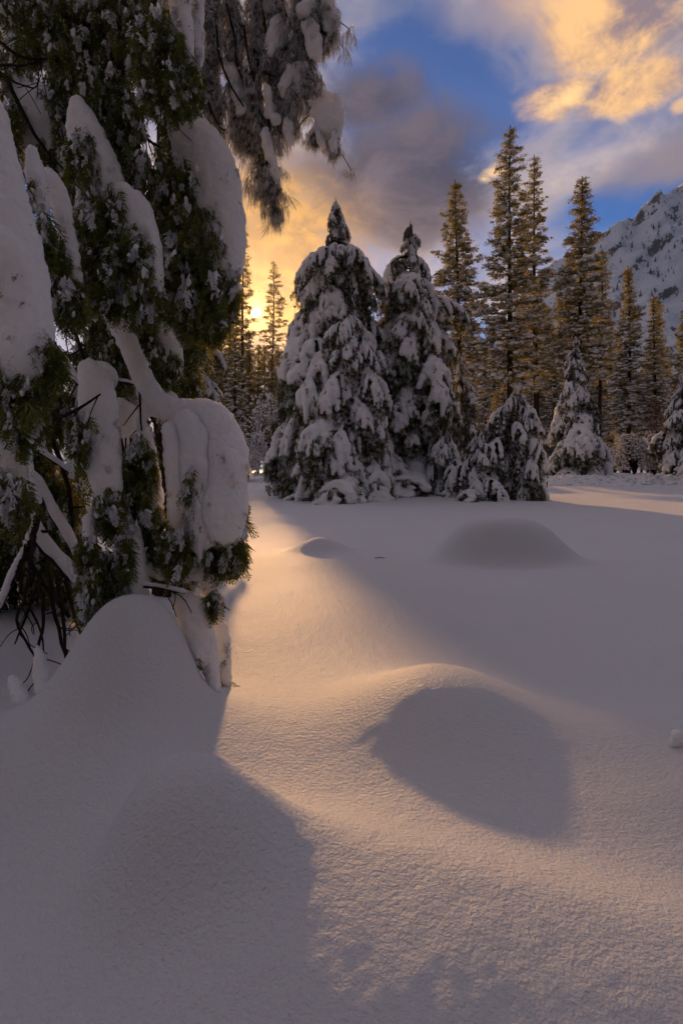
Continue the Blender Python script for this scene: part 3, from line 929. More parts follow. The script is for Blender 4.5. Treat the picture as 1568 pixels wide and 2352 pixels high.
shrub(570, 46, 1, 0.9, 'low frosted shrub beside the near snow-capped bough', 2.2)
shrub(612, 70, 2, 1.7, 'pale frosted tree below the sun', 4.0, sz=1.35)
shrub(640, 38, 1, 0.8, 'frosted shrub tucked behind the tallest fir', 5.0)
shrub(1130, 48, 1, 1.1, 'frosted shrub behind the stooped fir', 5.4)
shrub(1180, 56, 0, 0.9, 'frosted shrub between the bare pine trunks', 3.3)

# rusty young larch
def rusty():
    D = 62.0; xd = 1505
    x = (xd - CX) / F * D; z0 = float(ground(x, D))
    H = CAMH - (918 - HZ) / F * D - z0
    r = np.random.default_rng(77)
    root = empty('rusty_young_tree', (x, D, z0), 'rust-orange young tree catching light among the right-hand shrubs', 'tree')
    p, rr = taper_trunk(H, 0.09, 0.02, 0.05, 3, 6, 8)
    tr = MB(); tr.add(*tube(p, rr, 6)); link('trunk', tr.mesh('trunk', [M_BARK]), root)
    n = 620
    h = 0.12 + 0.86 * r.uniform(0, 1, n) ** 0.9
    a = r.uniform(0, 6.28, n); q = 1.7 * (1 - h) ** 0.75 * np.sqrt(r.uniform(0.1, 1, n)) + 0.05
    v, f = scatter(TUFTS, np.stack([np.cos(a) * q, np.sin(a) * q, h * H], -1), 0.6, r.uniform(0.18, 0.34, n), r)
    cr = MB(); cr.add(v, f); link('crown', cr.mesh('crown', [M_RUST]), root)
rusty()

# leaning snowy log
def log():
    a, b = P(1478, 1012, 50), P(1530, 1066, 48.5)
    b[2] = float(ground(b[0], b[1])) + 0.1
    mb = MB(); mb.add(*tube(curve([a, (a + b) / 2 + (0, 0, 0.15), b], 10), np.linspace(0.10, 0.17, 10), 8))
    root = empty('leaning_log', tuple(b), 'thin leaning log with snow along its top by the right-hand shrubs', 'log')
    off = np.array(b)
    for q in range(len(mb.v)): mb.v[q] = mb.v[q] - off
    link('stem', mb.mesh('stem', [M_BARK]), root)
    c = curve([a, (a + b) / 2 + (0, 0, 0.15), b], 26) + (0, 0, 0.14)
    V, T, N = blob(c, np.full((26, 3), 0.17), 0.05, 3, ICO1)
    link('snow_load', mesh_arrays('snow_load', V - off, T, [M_FARLOAD]), root)
log()

# ------------------------------------------------------------------ ploughed snow bank and posts
def snow_bank():
    nx, ny = 520, 46
    xs = np.linspace(11.5, 70, nx); ts = np.linspace(0, 1, ny)
    X, T = np.meshgrid(xs, ts)
    Y = 41.2 + 6.4 * T + 0.25 * np.sin(X * 0.3)
    q = np.stack([X, Y, 0 * X], -1).reshape(-1, 3)
    prof = np.sin(np.pi * np.clip(T, 0, 1)) ** 0.9 * np.where(T < 0.5, sstep(0.10, 0.5, T), 1)
    n = fbm(q * 0.9, 4, 51).reshape(X.shape); n2 = np.abs(fbm(q * 2.6, 3, 57)).reshape(X.shape)
    h = prof * (0.42 + 0.25 * n + 0.30 * n2) * sstep(11.5, 13.5, X)
    Z = ground(X, Y) - 0.05 + h
    v = np.stack([X, Y, Z], -1).reshape(-1, 3)
    i = np.arange(ny - 1)[:, None] * nx + np.arange(nx - 1)[None]
    f4 = np.stack([i, i + 1, i + nx + 1, i + nx], -1).reshape(-1, 4)
    f = np.concatenate([f4[:, [0, 1, 2]], f4[:, [0, 2, 3]]])
    o = link('snow_bank', mesh_arrays('snow_bank', v, f, [M_FARLOAD]))
    tag(o, 'lumpy ploughed snow bank along the far right edge of the meadow', 'snow bank', kind='structure')
    r = np.random.default_rng(9)
    n_ = 700
    cx = r.uniform(12.5, 62, n_); cy_ = r.uniform(42.2, 45.4, n_)
    s = r.uniform(0.05, 0.20, n_) ** 1.0
    ii = np.clip(((cx - 11.5) / (70 - 11.5) * (nx - 1)).astype(int), 0, nx - 1); jj = np.clip(((cy_ - 41.2) / 6.4 * (ny - 1)).astype(int), 0, ny - 1)
    zz = Z[jj, ii]
    vv, ff = instances(ICO1[0], ICO1[1], np.stack([cx, cy_, zz + s * 0.3], -1), rot_z(r.uniform(0, 6, n_)), np.stack([s * r.uniform(0.8, 1.6, n_), s, s * 0.8], -1))
    vv = vv + 0.05 * np.stack([perlin3(vv * 7, 1), perlin3(vv * 7, 2), perlin3(vv * 7, 3)], -1)
    o2 = link('snow_clods', mesh_arrays('snow_clods', vv, ff, [M_FARLOAD], None, False))
    tag(o2, 'broken clods of snow littering the ploughed bank', 'snow clods', kind='stuff')
snow_bank()

def post(xd, D, hgt, label, board):
    x = (xd - CX) / F * D
    z = float(ground(x, D))
    root = empty('marker_post', (x, D, z), label, 'post')
    mb = MB(); mb.add(*tube(np.array([(0, 0, -0.2), (0, 0, hgt * 0.5), (0.01, 0, hgt)]), 0.045, 6))
    link('pole', mb.mesh('pole', [M_BARK]), root)
    mb = MB()
    v, f = instances(ICO2[0], ICO2[1], [(0.0, 0, hgt + 0.05)], None, np.array([[0.12, 0.12, 0.10]]))
    mb.add(v, f); link('snow_cap', mb.mesh('snow_cap', [M_FARLOAD]), root)
    if board:
        bm = bmesh.new(); bmesh.ops.create_cube(bm, size=1.0)
        bmesh.ops.scale(bm, vec=(0.30, 0.03, 0.34), verts=bm.verts)
        bmesh.ops.bevel(bm, geom=list(bm.edges), offset=0.008, segments=1, affect='EDGES')
        bmesh.ops.translate(bm, vec=(0, -0.05, hgt - 0.25), verts=bm.verts)
        me = bpy.data.meshes.new('board'); bm.to_mesh(me); bm.free(); me.materials.append(M_TWIG)
        link('board', me, root)
post(1217, 41.5, 1.05, 'thin snow-capped marker post beside the stooped fir', False)
post(1255, 41.0, 0.42, 'stubby snow-capped marker post on the lit strip of snow', False)

# ------------------------------------------------------------------ near cedar: branches bowed to the ground under snow
def dusting(p, sz, r, lo=0.030, hi=0.105, el=(1.2, 3.6), m_=5):
    """ragged little crusts of snow caught among hanging sprays"""
    n = len(p)
    pp = np.repeat(p, m_, axis=0) + r.normal(0, 1, (n * m_, 3)) * np.repeat(sz, m_)[:, None] * np.array([0.10, 0.10, 0.22])
    zz = np.repeat(sz, m_)
    q = zz * r.uniform(lo, hi, n * m_)
    pp = pp + np.stack([0 * q, r.normal(-0.02, 0.012, n * m_), -zz * 0.25], -1)
    if el[1] < 4:
        # sprays coated right over with snow, hanging with the green ones
        cp = p + np.stack([r.normal(0, 0.015, n), r.normal(-0.025, 0.012, n), r.normal(0.0, 0.015, n)], -1)
        sv, sf = scatter(COATED, cp, 0.28, sz * r.uniform(0.6, 0.95, n), r)
    v, f = instances(ICO1[0], ICO1[1], pp, rot_z(r.uniform(0, 6, n * m_)) @ rot_x(r.normal(0, 0.5, n * m_)), np.stack([q * r.uniform(0.6, 1.4, n * m_), q * 0.8, q * r.uniform(*el, n * m_)], -1))
    v = v + 0.012 * np.stack([perlin3(v * 55, 1), perlin3(v * 55, 2), perlin3(v * 55, 3)], -1) + 0.014 * np.stack([perlin3(v * 24, 4), perlin3(v * 24, 5), perlin3(v * 24, 6)], -1)
    if el[1] < 4:
        f = np.concatenate([f, sf + len(v)]); v = np.concatenate([v, sv])
    return v, f

def near_bough(root, path, D, D2=None, fol=(), strands=0, seed=0, flat=0.8, wood=True, bits=0.17, voxel=None, name='bough', fsize=(0.08, 0.17), mat=None, noise_amp=1.0, templates=None, vfac=0.20, mdust=2, fmul=1.7):
    """path: (x, y, radius) along the load of snow; fol: (x, y, rx, ry, count) clumps of hanging foliage"""
    r = np.random.default_rng(seed)
    D2 = D if D2 is None else D2
    cen, rad, thru = [], [], None
    sn, wd, fo, du = MB(), MB(), MB(), MB()
    off = np.array(root.location)
    if path:
        pp = np.array([(*P(x, y, D + (D2 - D) * i / max(1, len(path) - 1)), 0.9 * q / F * D) for i, (x, y, q) in enumerate(path)])
        c = curve(pp, 90)
        L = np.concatenate([[0], np.cumsum(np.linalg.norm(np.diff(c[:, :3], axis=0), axis=1))])
        pos = 0
        while pos < L[-1]:
            q = np.array([np.interp(pos, L, c[:, j]) for j in range(4)])
            R = max(0.012, q[3])
            R *= 1 + r.normal(0, 0.02)
            cen.append(q[:3] + r.normal(0, 0.02 * R, 3)); rad.append((R, R * flat, R * 1.05))
            pos += R * 0.26
        # side strands that sag lower than the main load
        for s in range(strands + 3):
            t = r.uniform(0.25, 0.75); i0 = int(t * 89)
            R0 = c[i0, 3]
            st = c[i0, :3] + np.array([r.uniform(-0.75, 0.6) * R0, r.uniform(-0.9, 0.1) * R0 * flat, 0])
            ln = r.uniform(1.0, 3.0) * R0 + 0.06
            w0 = r.uniform(0.30, 0.46)
            for u in np.linspace(0, 1, 14):
                R = R0 * w0 * (1 - 0.5 * u)
                cen.append(st + np.array([0.12 * R0 * math.sin(3 * u), 0, -ln * u])); rad.append((R, R, R * 1.3))
        cen = np.array(cen); rad = np.array(rad)
        vx = voxel or max(0.0165, float(np.median(rad)) * vfac)
        V, T, N = blob(cen, rad, vx, 9, ICO2, True)
        m_ = float(np.median(rad))
        V = V + N * (noise_amp * (0.22 * m_ * perlin3(V / (m_ * 2.1) + seed, 5) + 0.15 * m_ * perlin3(V / (m_ * 0.8) + seed, 6) + 0.16 * m_ * perlin3(V * np.array([1, 1, 0.28]) / (m_ * 0.62) + seed, 8) + 0.013 * perlin3(V * 30, 7) + 0.005 * perlin3(V * 75, 9)))[:, None]
        sn.add(V - off, T)
        hole = (perlin3(V * np.array([1, 1, 0.45]) / (m_ * 1.15) + seed * 3.1, 12) > 0.16) & (N[:, 1] < 0.3) & (N[:, 2] < 0.45)
        low = V[:, 2] < np.quantile(V[:, 2], 0.62)
        ii = np.flatnonzero(hole & low)
        if len(ii):
            ii = r.choice(ii, min(len(ii), int(26 + 1500 * m_)))
            thru = V[ii] - N[ii] * 0.02; thru_s = r.uniform(0.05, 0.12, len(ii))
        if wood:
            w = c[::6, :3] + np.array([0, 0.25, -0.2]) * c[::6, 3:4]
            wd.add(*tube(w - off, np.linspace(0.028, 0.008, len(w)), 6))
    fp, fs = [], []
    if thru is not None: fp += list(thru); fs += list(thru_s)
    for (x, y, rx, ry, n) in fol:
        Dm = D + (D2 - D) * 0.6
        n = int(n * fmul)
        a = r.uniform(0, 6.283, n); q = np.sqrt(r.uniform(0, 1, n))
        for ai, qi in zip(a, q):
            dd = Dm - 0.10 + r.normal(0, 0.5) * min(rx, ry) / F * Dm
            fp.append(P(x + math.cos(ai) * qi * rx, y - 18 + math.sin(ai) * qi * ry, dd)); fs.append(r.uniform(*fsize))
        # twigs carrying the clump
        for q_ in range(max(2, n // 22)):
            x0 = x + r.uniform(-0.8, 0.8) * rx
            a_ = P(x0 - r.uniform(0, 20), y - ry * 1.05, Dm); b_ = P(x0 + r.uniform(-15, 25), y + ry * r.uniform(0.2, 0.8), Dm - 0.05)
            wd.add(*tube(curve([a_, (a_ + b_) / 2 + r.normal(0, 0.02, 3), b_], 6) - off, np.linspace(0.007, 0.003, 6), 4))
    if fp:
        fp = np.array(fp); fs = np.array(fs)
        v, f = scatter(templates or FRONDS, fp, 0.30, fs, r)
        fo.add(v - off, f)
        s = r.uniform(0, 1, len(fp)) < bits
        if s.any():
            du.add(*[a_ - off if i_ == 0 else a_ for i_, a_ in enumerate(dusting(fp[s], fs[s], r, m_=mdust))])
    bo = link(name, wd.mesh('bough', [M_TWIG]), root) if wd.v else empty_part(name, root)
    if sn.v: link('snow_load', sn.mesh('snow_load', [mat or M_LOAD]), bo)
    if du.v: tag(link('snow_dusting', du.mesh('snow_dusting', [mat or M_LOAD]), bo), kind='stuff')
    if fo.v: link('foliage', fo.mesh('foliage', [M_CEDAR]), bo)
    return bo
def empty_part(name, root):
    o = bpy.data.objects.new(name, None); COL.objects.link(o); o.parent = root
    return o

TX, TY = -3.6, 5.4
cedar = empty('snow_bowed_cedar', (TX, TY, float(ground(TX, TY))), 'near cedar on the left, boughs bowed to the ground under heavy snow', 'tree')
off = np.array(cedar.location)
mb = MB()
tp = np.array([(TX, TY, z) for z in np.linspace(-0.2, 9.0, 16)]) + np.stack([0.05 * np.sin(np.arange(16)), 0.04 * np.cos(np.arange(16) * 1.3), np.zeros(16)], -1)
mb.add(*tube(tp - off, np.linspace(0.30, 0.14, 16), 12))
link('trunk', mb.mesh('trunk', [M_BARK]), cedar)

NB = [
 # path (x, y, r), D, D2, foliage clumps, strands
 dict(path=[(-70, 190, 60), (-35, 330, 72), (-5, 480, 80), (25, 640, 86), (45, 780, 82), (60, 850, 60)], D=2.9, D2=2.6, strands=9,
      fol=[(20, 905, 75, 65, 170), (105, 840, 45, 60, 80)]),
 dict(path=[(-20, 960, 40), (25, 1010, 44), (40, 1080, 42), (20, 1150, 36)], D=2.8, strands=5, fol=[(25, 1150, 55, 50, 110), (60, 985, 30, 40, 40)]),
 dict(path=[(72, 345, 18), (84, 410, 27), (98, 480, 22), (104, 540, 12)], D=3.1, fol=[(105, 560, 18, 60, 40)]),
 dict(path=[(112, 400, 20), (135, 450, 28), (150, 520, 26), (170, 620, 22), (178, 680, 16)], D=3.3, strands=2, fol=[(165, 700, 38, 50, 90), (130, 610, 25, 60, 60)]),
 dict(path=[(178, 235, 20), (195, 300, 44), (222, 370, 52), (250, 435, 46)], D=3.7, strands=4, fol=[(185, 360, 35, 60, 70), (235, 500, 55, 70, 170), (220, 590, 60, 70, 190), (250, 670, 60, 55, 160)]),
 dict(path=[(282, 440, 26), (312, 490, 44), (335, 560, 40), (350, 630, 32), (360, 680, 20)], D=3.6, strands=4, fol=[(300, 600, 50, 80, 130), (330, 700, 45, 40, 100)]),
 dict(path=[(400, 275, 20), (440, 315, 58), (478, 390, 72), (500, 480, 68), (512, 560, 58), (520, 620, 44)], D=4.2, D2=4.0, strands=6,
      fol=[(400, 440, 55, 70, 140), (430, 560, 85, 90, 300), (440, 680, 80, 80, 300), (500, 690, 52, 80, 170), (470, 760, 60, 30, 90)]),
 dict(path=[(232, 40, 16), (246, 90, 24), (258, 150, 26), (270, 220, 22), (290, 280, 14)], D=4.0, strands=4, fol=[(240, 230, 60, 80, 200), (290, 300, 40, 80, 130), (215, 130, 40, 60, 100), (300, 390, 40, 50, 100)]),
 dict(path=[(395, -90, 26), (410, -10, 28), (425, 60, 24), (432, 130, 18)], D=3.6, strands=2, fol=[(360, 120, 60, 90, 240), (380, 220, 55, 50, 160), (420, 190, 40, 60, 110)]),
 dict(path=[(440, -90, 26), (450, 0, 24), (452, 90, 22), (456, 150, 16)], D=3.7, strands=1, fol=[(440, 215, 30, 45, 70)]),
 dict(path=[(140, -60, 40), (165, -20, 46), (190, 25, 34)], D=4.0, strands=2, fol=[(150, 60, 90, 50, 220), (80, 20, 90, 60, 200), (300, 20, 90, 60, 240), (300, 110, 50, 60, 140)]),
 dict(path=[(8, 50, 18), (35, 85, 26), (62, 120, 24), (80, 140, 12)], D=4.4, fol=[(100, 120, 60, 50, 120)]),
 dict(path=[(30, 200, 30), (70, 225, 52), (95, 270, 58), (120, 320, 40)], D=5.0, wood=False, fol=[(150, 230, 50, 60, 110), (20, 150, 50, 40, 70)]),
 # the long limb and the great hanging load at its end
 dict(path=[(205, 640, 16), (245, 700, 22), (290, 780, 26), (325, 860, 26), (360, 920, 28), (400, 948, 34), (445, 958, 44), (485, 985, 60), (505, 1050, 66), (508, 1120, 63), (512, 1175, 58), (516, 1225, 42)],
      D=4.1, D2=3.5, strands=7, fol=[(508, 1272, 56, 46, 260), (455, 1262, 30, 50, 90), (462, 1205, 26, 46, 40), (528, 1215, 34, 30, 40)]),
 dict(path=[(425, 965, 30), (448, 1010, 46), (458, 1090, 46), (468, 1180, 42), (476, 1240, 30)], D=3.62, D2=3.52, strands=5, wood=False),
 dict(path=[(392, 985, 24), (408, 1060, 36), (418, 1150, 34), (428, 1230, 28), (432, 1285, 18)], D=3.6, strands=3, fol=[(400, 1270, 36, 50, 90), (440, 1130, 14, 40, 24)]),
 dict(path=[(205, 850, 30), (222, 890, 44), (228, 960, 50), (236, 1040, 46), (248, 1110, 38), (254, 1160, 26)], D=3.7, D2=3.5, strands=5, fol=[(250, 1180, 34, 50, 90), (180, 1010, 28, 60, 50)]),
 dict(path=[(232, 846, 22), (248, 866, 28), (246, 886, 24)], D=4.1, wood=False),
 dict(path=[(322, 960, 14), (338, 1030, 24), (350, 1110, 26), (362, 1200, 22), (372, 1260, 14)], D=3.8, strands=3, fol=[(318, 1090, 40, 80, 170), (345, 1230, 45, 70, 190), (385, 1300, 50, 30, 90)]),
 dict(path=[(285, 1190, 22), (298, 1250, 36), (306, 1320, 38), (312, 1390, 36)], D=3.6, D2=3.4, strands=3, fol=[(255, 1330, 30, 60, 80), (285, 1290, 20, 50, 40)]),
 dict(path=[(202, 1190, 16), (208, 1250, 22), (214, 1320, 22), (222, 1390, 18), (228, 1430, 12)], D=3.4, strands=3, fol=[(200, 1310, 26, 80, 70), (215, 1400, 26, 40, 50)]),
 dict(path=[(412, 1375, 26), (440, 1400, 40), (456, 1460, 44), (470, 1530, 40), (482, 1590, 30)], D=3.55, D2=3.45, strands=3, fol=[(440, 1560, 30, 40, 60)]),
 dict(path=[(88, 1490, 12), (96, 1540, 22), (104, 1590, 24), (112, 1640, 20)], D=3.5, D2=3.3, strands=0, fol=[], wood=False),
 dict(path=[(30, 1560, 16), (50, 1610, 24), (62, 1660, 22)], D=3.6, D2=3.3, fol=[], wood=False),
 dict(path=[(490, 1410, 14), (506, 1450, 24), (514, 1520, 22), (520, 1585, 16)], D=3.8, strands=1, fol=[]),
 dict(path=[(325, 1290, 14), (355, 1312, 18), (400, 1328, 18), (440, 1318, 26), (465, 1300, 24), (485, 1350, 18), (490, 1385, 12)], D=3.6, fol=[(490, 1390, 18, 18, 26)]),
 dict(path=[(345, 735, 22), (375, 770, 32), (398, 820, 28), (408, 860, 16)], D=4.6, strands=2, fol=[(375, 850, 40, 40, 110), (330, 760, 30, 60, 80)]),
 dict(path=[(280, 740, 20), (300, 800, 30), (310, 880, 26), (330, 960, 18)], D=4.6, strands=2, fol=[(270, 860, 40, 70, 110)]),
 dict(path=[(430, 855, 10), (442, 880, 16), (446, 915, 10)], D=5.0, fol=[(440, 905, 20, 40, 40)]),
 dict(path=[(360, 910, 24), (390, 925, 28), (410, 950, 18)], D=4.5, wood=False),
 dict(path=[(275, 930, 22), (292, 960, 34), (300, 1020, 34), (300, 1080, 26)], D=4.3, strands=2, fol=[(285, 1120, 40, 60, 90)]),
]
for i, b in enumerate(NB):
    b = dict(b)
    near_bough(cedar, b.pop('path'), b.pop('D'), b.pop('D2', None), seed=500 + i, **b)

# deeper boughs that fill the inside of the tree
r1 = np.random.default_rng(91)
for i in range(60):
    x = r1.uniform(-120, 420); y = r1.uniform(-140, 1000)
    if y > 850: x = r1.uniform(-120, 300)
    if i >= 48: x = r1.uniform(-120, 170); y = r1.uniform(1000, 1330)
    D = r1.uniform(4.9, 6.0)
    q = r1.uniform(14, 30); ln = r1.uniform(70, 150)
    near_bough(cedar, [(x, y, q * 0.6), (x + 12, y + ln * 0.4, q), (x + 20, y + ln * 0.8, q * 0.9), (x + 24, y + ln, q * 0.5)], D, strands=2, seed=700 + i,
               fol=[(x + 10, y + ln * 0.9, 62, 78, 120), (x - 35, y + ln * 0.4, 50, 70, 60)], bits=0.25, fsize=(0.12, 0.26), templates=COARSE, vfac=0.32, mdust=1, fmul=1.2)

for i in range(14):
    x = -170 + 24 * i + r1.normal(0, 12); y = r1.uniform(1180, 1300); D = r1.uniform(5.0, 6.2)
    near_bough(cedar, [(x, y - 60, 12), (x + 8, y - 20, 22), (x + 12, y + 30, 18), (x + 14, y + 55, 10)], D, strands=1, seed=900 + i,
               fol=[(x, y + 40, 60, 70, 110), (x + 8, y - 60, 60, 60, 70)], bits=0.15, fsize=(0.14, 0.28), templates=COARSE, vfac=0.32, mdust=1, fmul=1.2)

# bare limbs inside the skirt, some with snow along the top
LIMBS = [
 ([(-90, 1010), (60, 1090), (140, 1210), (200, 1320)], 4.2, 0.045, 1),
 ([(-60, 1020), (50, 1150), (95, 1250), (170, 1330), (215, 1400)], 3.9, 0.050, 1),
 ([(60, 1060), (90, 1180), (30, 1330), (0, 1400)], 3.8, 0.030, 1),
 ([(20, 1120), (60, 1250), (75, 1300), (160, 1420)], 4.1, 0.030, 0),
 ([(80, 1230), (60, 1360), (40, 1430), (75, 1500), (90, 1570)], 3.7, 0.013, 0),
 ([(110, 1300), (125, 1400), (150, 1500), (172, 1600)], 3.7, 0.016, 0),
 ([(130, 1310), (145, 1420), (155, 1530), (180, 1580)], 3.6, 0.014, 0),
 ([(90, 1330), (100, 1430), (78, 1530), (88, 1600)], 3.65, 0.013, 0),
 ([(60, 1250), (50, 1350), (95, 1450), (100, 1500)], 3.8, 0.011, 0),
 ([(150, 1330), (175, 1430), (205, 1500)], 3.8, 0.013, 0),
 ([(100, 1300), (60, 1420), (35, 1480)], 3.9, 0.011, 0),
 ([(50, 1010), (110, 1050), (160, 1085)], 3.7, 0.016, 1),
 ([(70, 950), (120, 1010), (160, 1130), (170, 1250)], 4.2, 0.024, 0),
 ([(125, 960), (170, 945), (205, 925), (230, 905)], 3.4, 0.012, 0),
 ([(150, 830), (180, 880), (205, 910)], 3.9, 0.022, 1),
 ([(0, 690), (60, 730), (230, 740)], 4.4, 0.012, 1),
 ([(330, 1345), (380, 1352), (425, 1362)], 3.4, 0.012, 1),
 ([(20, 190), (70, 290), (110, 350), (160, 400)], 4.0, 0.016, 0),
 ([(0, 95), (50, 130), (100, 135), (165, 118)], 3.9, 0.012, 0),
 ([(0, 150), (60, 150), (110, 135)], 3.9, 0.010, 0),
 ([(0, 165), (40, 190), (80, 200), (95, 170)], 3.9, 0.008, 0),
 ([(140, 60), (165, 150), (185, 230), (200, 260)], 4.3, 0.022, 0),
 ([(310, 250), (345, 235), (380, 265), (405, 290)], 3.9, 0.010, 1),
 ([(310, 290), (340, 320), (370, 340)], 4.0, 0.016, 0),
 ([(100, 600), (140, 690), (180, 780), (200, 850)], 4.3, 0.022, 0),
 ([(310, 860), (340, 940), (372, 1000)], 4.0, 0.020, 0),
 ([(240, 870), (320, 885)], 4.1, 0.012, 1),
 ([(322, 900), (325, 980), (330, 1030)], 3.9, 0.008, 0),
]
for i, (pts, D, rad, sn_) in enumerate(LIMBS):
    rr = np.random.default_rng(800 + i)
    c = curve([P(x, y, D + rr.normal(0, 0.05)) for x, y in pts], 18)
    c = c + 0.012 * np.stack([perlin3(c * 9 + i, 1), perlin3(c * 9 + i, 2), perlin3(c * 9 + i, 3)], -1)
    mb = MB(); mb.add(*tube(c - off, np.linspace(rad, rad * 0.45, 18), 7))
    for q in range(3):
        j = int(rr.integers(5, 17)); e = c[j] + np.array([rr.normal(0, 0.10), rr.normal(0, 0.06), rr.uniform(-0.20, 0.02)])
        mb.add(*tube(curve([c[j], (c[j] + e) / 2 + rr.normal(0, 0.015, 3), e], 6) - off, np.linspace(rad * 0.35, 0.003, 6), 5))
    lo = link('limb', mb.mesh('limb', [M_TWIG]), cedar)
    if sn_:
        cc = c + np.array([0, -0.2 * rad, rad * 1.15])
        cc = np.repeat(cc, 2, axis=0)[:-1]; cc[1::2] = (cc[0:-1:2] + cc[2::2]) / 2
        R = np.maximum(0.015, rad * (0.9 + 0.5 * perlin3(cc * 6 + i, 4)) + 0.006)
        V, T, N = blob(cc, np.stack([R, R, R * 1.1], -1), max(0.010, rad * 0.4), 2, ICO1, True)
        link('snow_load', mesh_arrays('snow_load', V - off, T, [M_LOAD]), lo)

# ------------------------------------------------------------------ long-needled pine hanging in from above
PX, PY = -2.05, 6.9
lp = empty('overhanging_pine', (PX, PY, float(ground(PX, PY))), 'long-needled pine whose snow-caked sprays hang down against the sky', 'tree')
offp = np.array(lp.location)
mb = MB(); pts = np.array([(PX, PY, z) for z in np.linspace(-0.2, 11, 14)])
mb.add(*tube(pts - offp, np.linspace(0.24, 0.12, 14), 10)); link('trunk', mb.mesh('trunk', [M_BARK]), lp)

def tassel(path, D, length, dens, loads=(), seed=0, rad=0.012, coat=0.3):
    r = np.random.default_rng(seed)
    c = curve([P(x, y, D + dd) for x, y, dd in path], 40)
    wd, fo, sn = MB(), MB(), MB()
    wd.add(*tube(c - offp, np.linspace(rad, rad * 0.4, 40), 6))
    L = np.sum(np.linalg.norm(np.diff(c, axis=0), axis=1))
    n = int(L * dens * 0.62)
    i = (r.uniform(0.08, 1, n) ** 0.8 * 39).astype(int)
    pos = c[i] + r.normal(0, 1, (n, 3)) * np.array([0.026, 0.026, 0.03])
    # short side twigs
    for q in range(int(L * 14)):
        j = int(r.integers(3, 39)); e = c[j] + np.array([r.normal(0, 0.075), r.normal(0, 0.06), -r.uniform(0.05, 0.20)])
        wd.add(*tube(curve([c[j], (c[j] + e) / 2 + (0, 0, 0.02), e], 5) - offp, np.linspace(rad * 0.45, 0.003, 5), 4))
        pos = np.vstack([pos, e + r.normal(0, 0.02, (5, 3))])
    sz = length * r.uniform(0.65, 1.1, len(pos))
    v, f = scatter(BUNDLES, pos, 0.22, sz, r)
    fo.add(v - offp, f)
    du = MB(); lumps = []
    s = r.uniform(0, 1, len(pos)) < coat * 1.2
    if s.any():
        v, f = dusting(pos[s], sz[s], r, 0.010, 0.026, (4.0, 9.0), 3); du.add(v - offp, f)
    for ld in loads:
        pp = np.array([(*P(x, y, D - 0.10), 1.3 * q / F * D) for x, y, q in ld])
        cv = curve(pp, 24)
        R = cv[:, 3]
        cs, rs = [], []
        for q in range(4):
            o_ = r.normal(0, 0.45, 3) * float(np.median(R)) * np.array([1, 0.6, 0.5])
            a_, b_ = sorted(r.integers(0, 24, 2)); b_ = max(b_, a_ + 9)
            for j in range(a_, min(24, b_)):
                cs.append(cv[j, :3] + o_ + (0, 0, -0.4 * R[j] * q * (j - a_) / 12)); rs.append(np.array([0.62, 0.55, 0.8]) * R[j])
        for j in range(24):
            cs.append(cv[j, :3]); rs.append(np.array([0.60, 0.55, 0.7]) * R[j])
        V, T, N = blob(np.array(cs), np.array(rs), max(0.010, float(np.median(R)) * 0.16), 2, ICO2, True)
        V = V + N * (0.035 * perlin3(V * 14 + seed, 3) + 0.012 * perlin3(V * 40, 4))[:, None]
        lumps.append(mesh_arrays('snow_load', V - offp, T, [M_LOAD]))
    b = link('bough', wd.mesh('bough', [M_TWIG]), lp)
    link('foliage', fo.mesh('foliage', [M_LONG]), b)
    for me in lumps: link('snow_load', me, b)
    if du.v: tag(link('snow_dusting', du.mesh('snow_dusting', [M_LOAD]), b), kind='stuff')

D0 = 4.6
tassel([(430, -160, 1.2), (470, -40, 0.2), (490, 80, 0), (478, 180, 0), (500, 262, 0)], D0, 0.20, 190, [[(520, 150, 10), (530, 170, 14), (538, 190, 8)]], 1, coat=0.45)
tassel([(450, -190, 1.3), (520, -60, 0.2), (545, 60, 0), (540, 160, 0), (560, 250, 0), (556, 300, 0)], D0, 0.20, 190, [[(545, 200, 12), (552, 225, 16), (556, 255, 9)]], 2, coat=0.4)
tassel([(480, -200, 1.4), (570, -80, 0.2), (590, 60, 0), (585, 180, 0), (600, 300, 0), (618, 400, 0), (622, 440, 0)], D0 - 0.1, 0.19, 190, [[(610, 300, 9), (622, 360, 11), (630, 410, 8)], [(612, 200, 12), (618, 240, 12), (628, 280, 8)]], 3, coat=0.45)
tassel([(520, -200, 1.5), (610, -60, 0.2), (640, 40, 0), (648, 130, 0), (650, 210, 0), (655, 270, 0)], D0 - 0.1, 0.20, 190, [[(640, 50, 14), (630, 80, 17), (622, 100, 10)], [(655, 280, 10), (660, 300, 12), (662, 320, 8)], [(665, 165, 8), (690, 160, 16), (680, 185, 20), (672, 200, 12)]], 4, coat=0.4)
tassel([(560, -200, 1.6), (660, -90, 0.2), (690, 0, 0), (700, 80, 0), (698, 150, 0), (702, 190, 0)], D0 - 0.2, 0.19, 170, [[(700, 60, 12), (712, 90, 16), (716, 130, 10)], [(690, 30, 12), (705, 10, 16)]], 5, coat=0.4)
tassel([(600, -200, 1.7), (710, -100, 0.2), (742, -20, 0), (748, 30, 0), (750, 60, 0)], D0 - 0.2, 0.16, 170, [[(745, -30, 16), (752, 20, 15), (752, 60, 10)]], 6, coat=0.3)
tassel([(500, -230, 1.4), (560, -60, 0.3), (610, 60, 0.05), (625, 130, 0), (660, 190, 0), (690, 215, 0)], D0 + 0.1, 0.15, 12, [], 7, rad=0.016, coat=0.2)
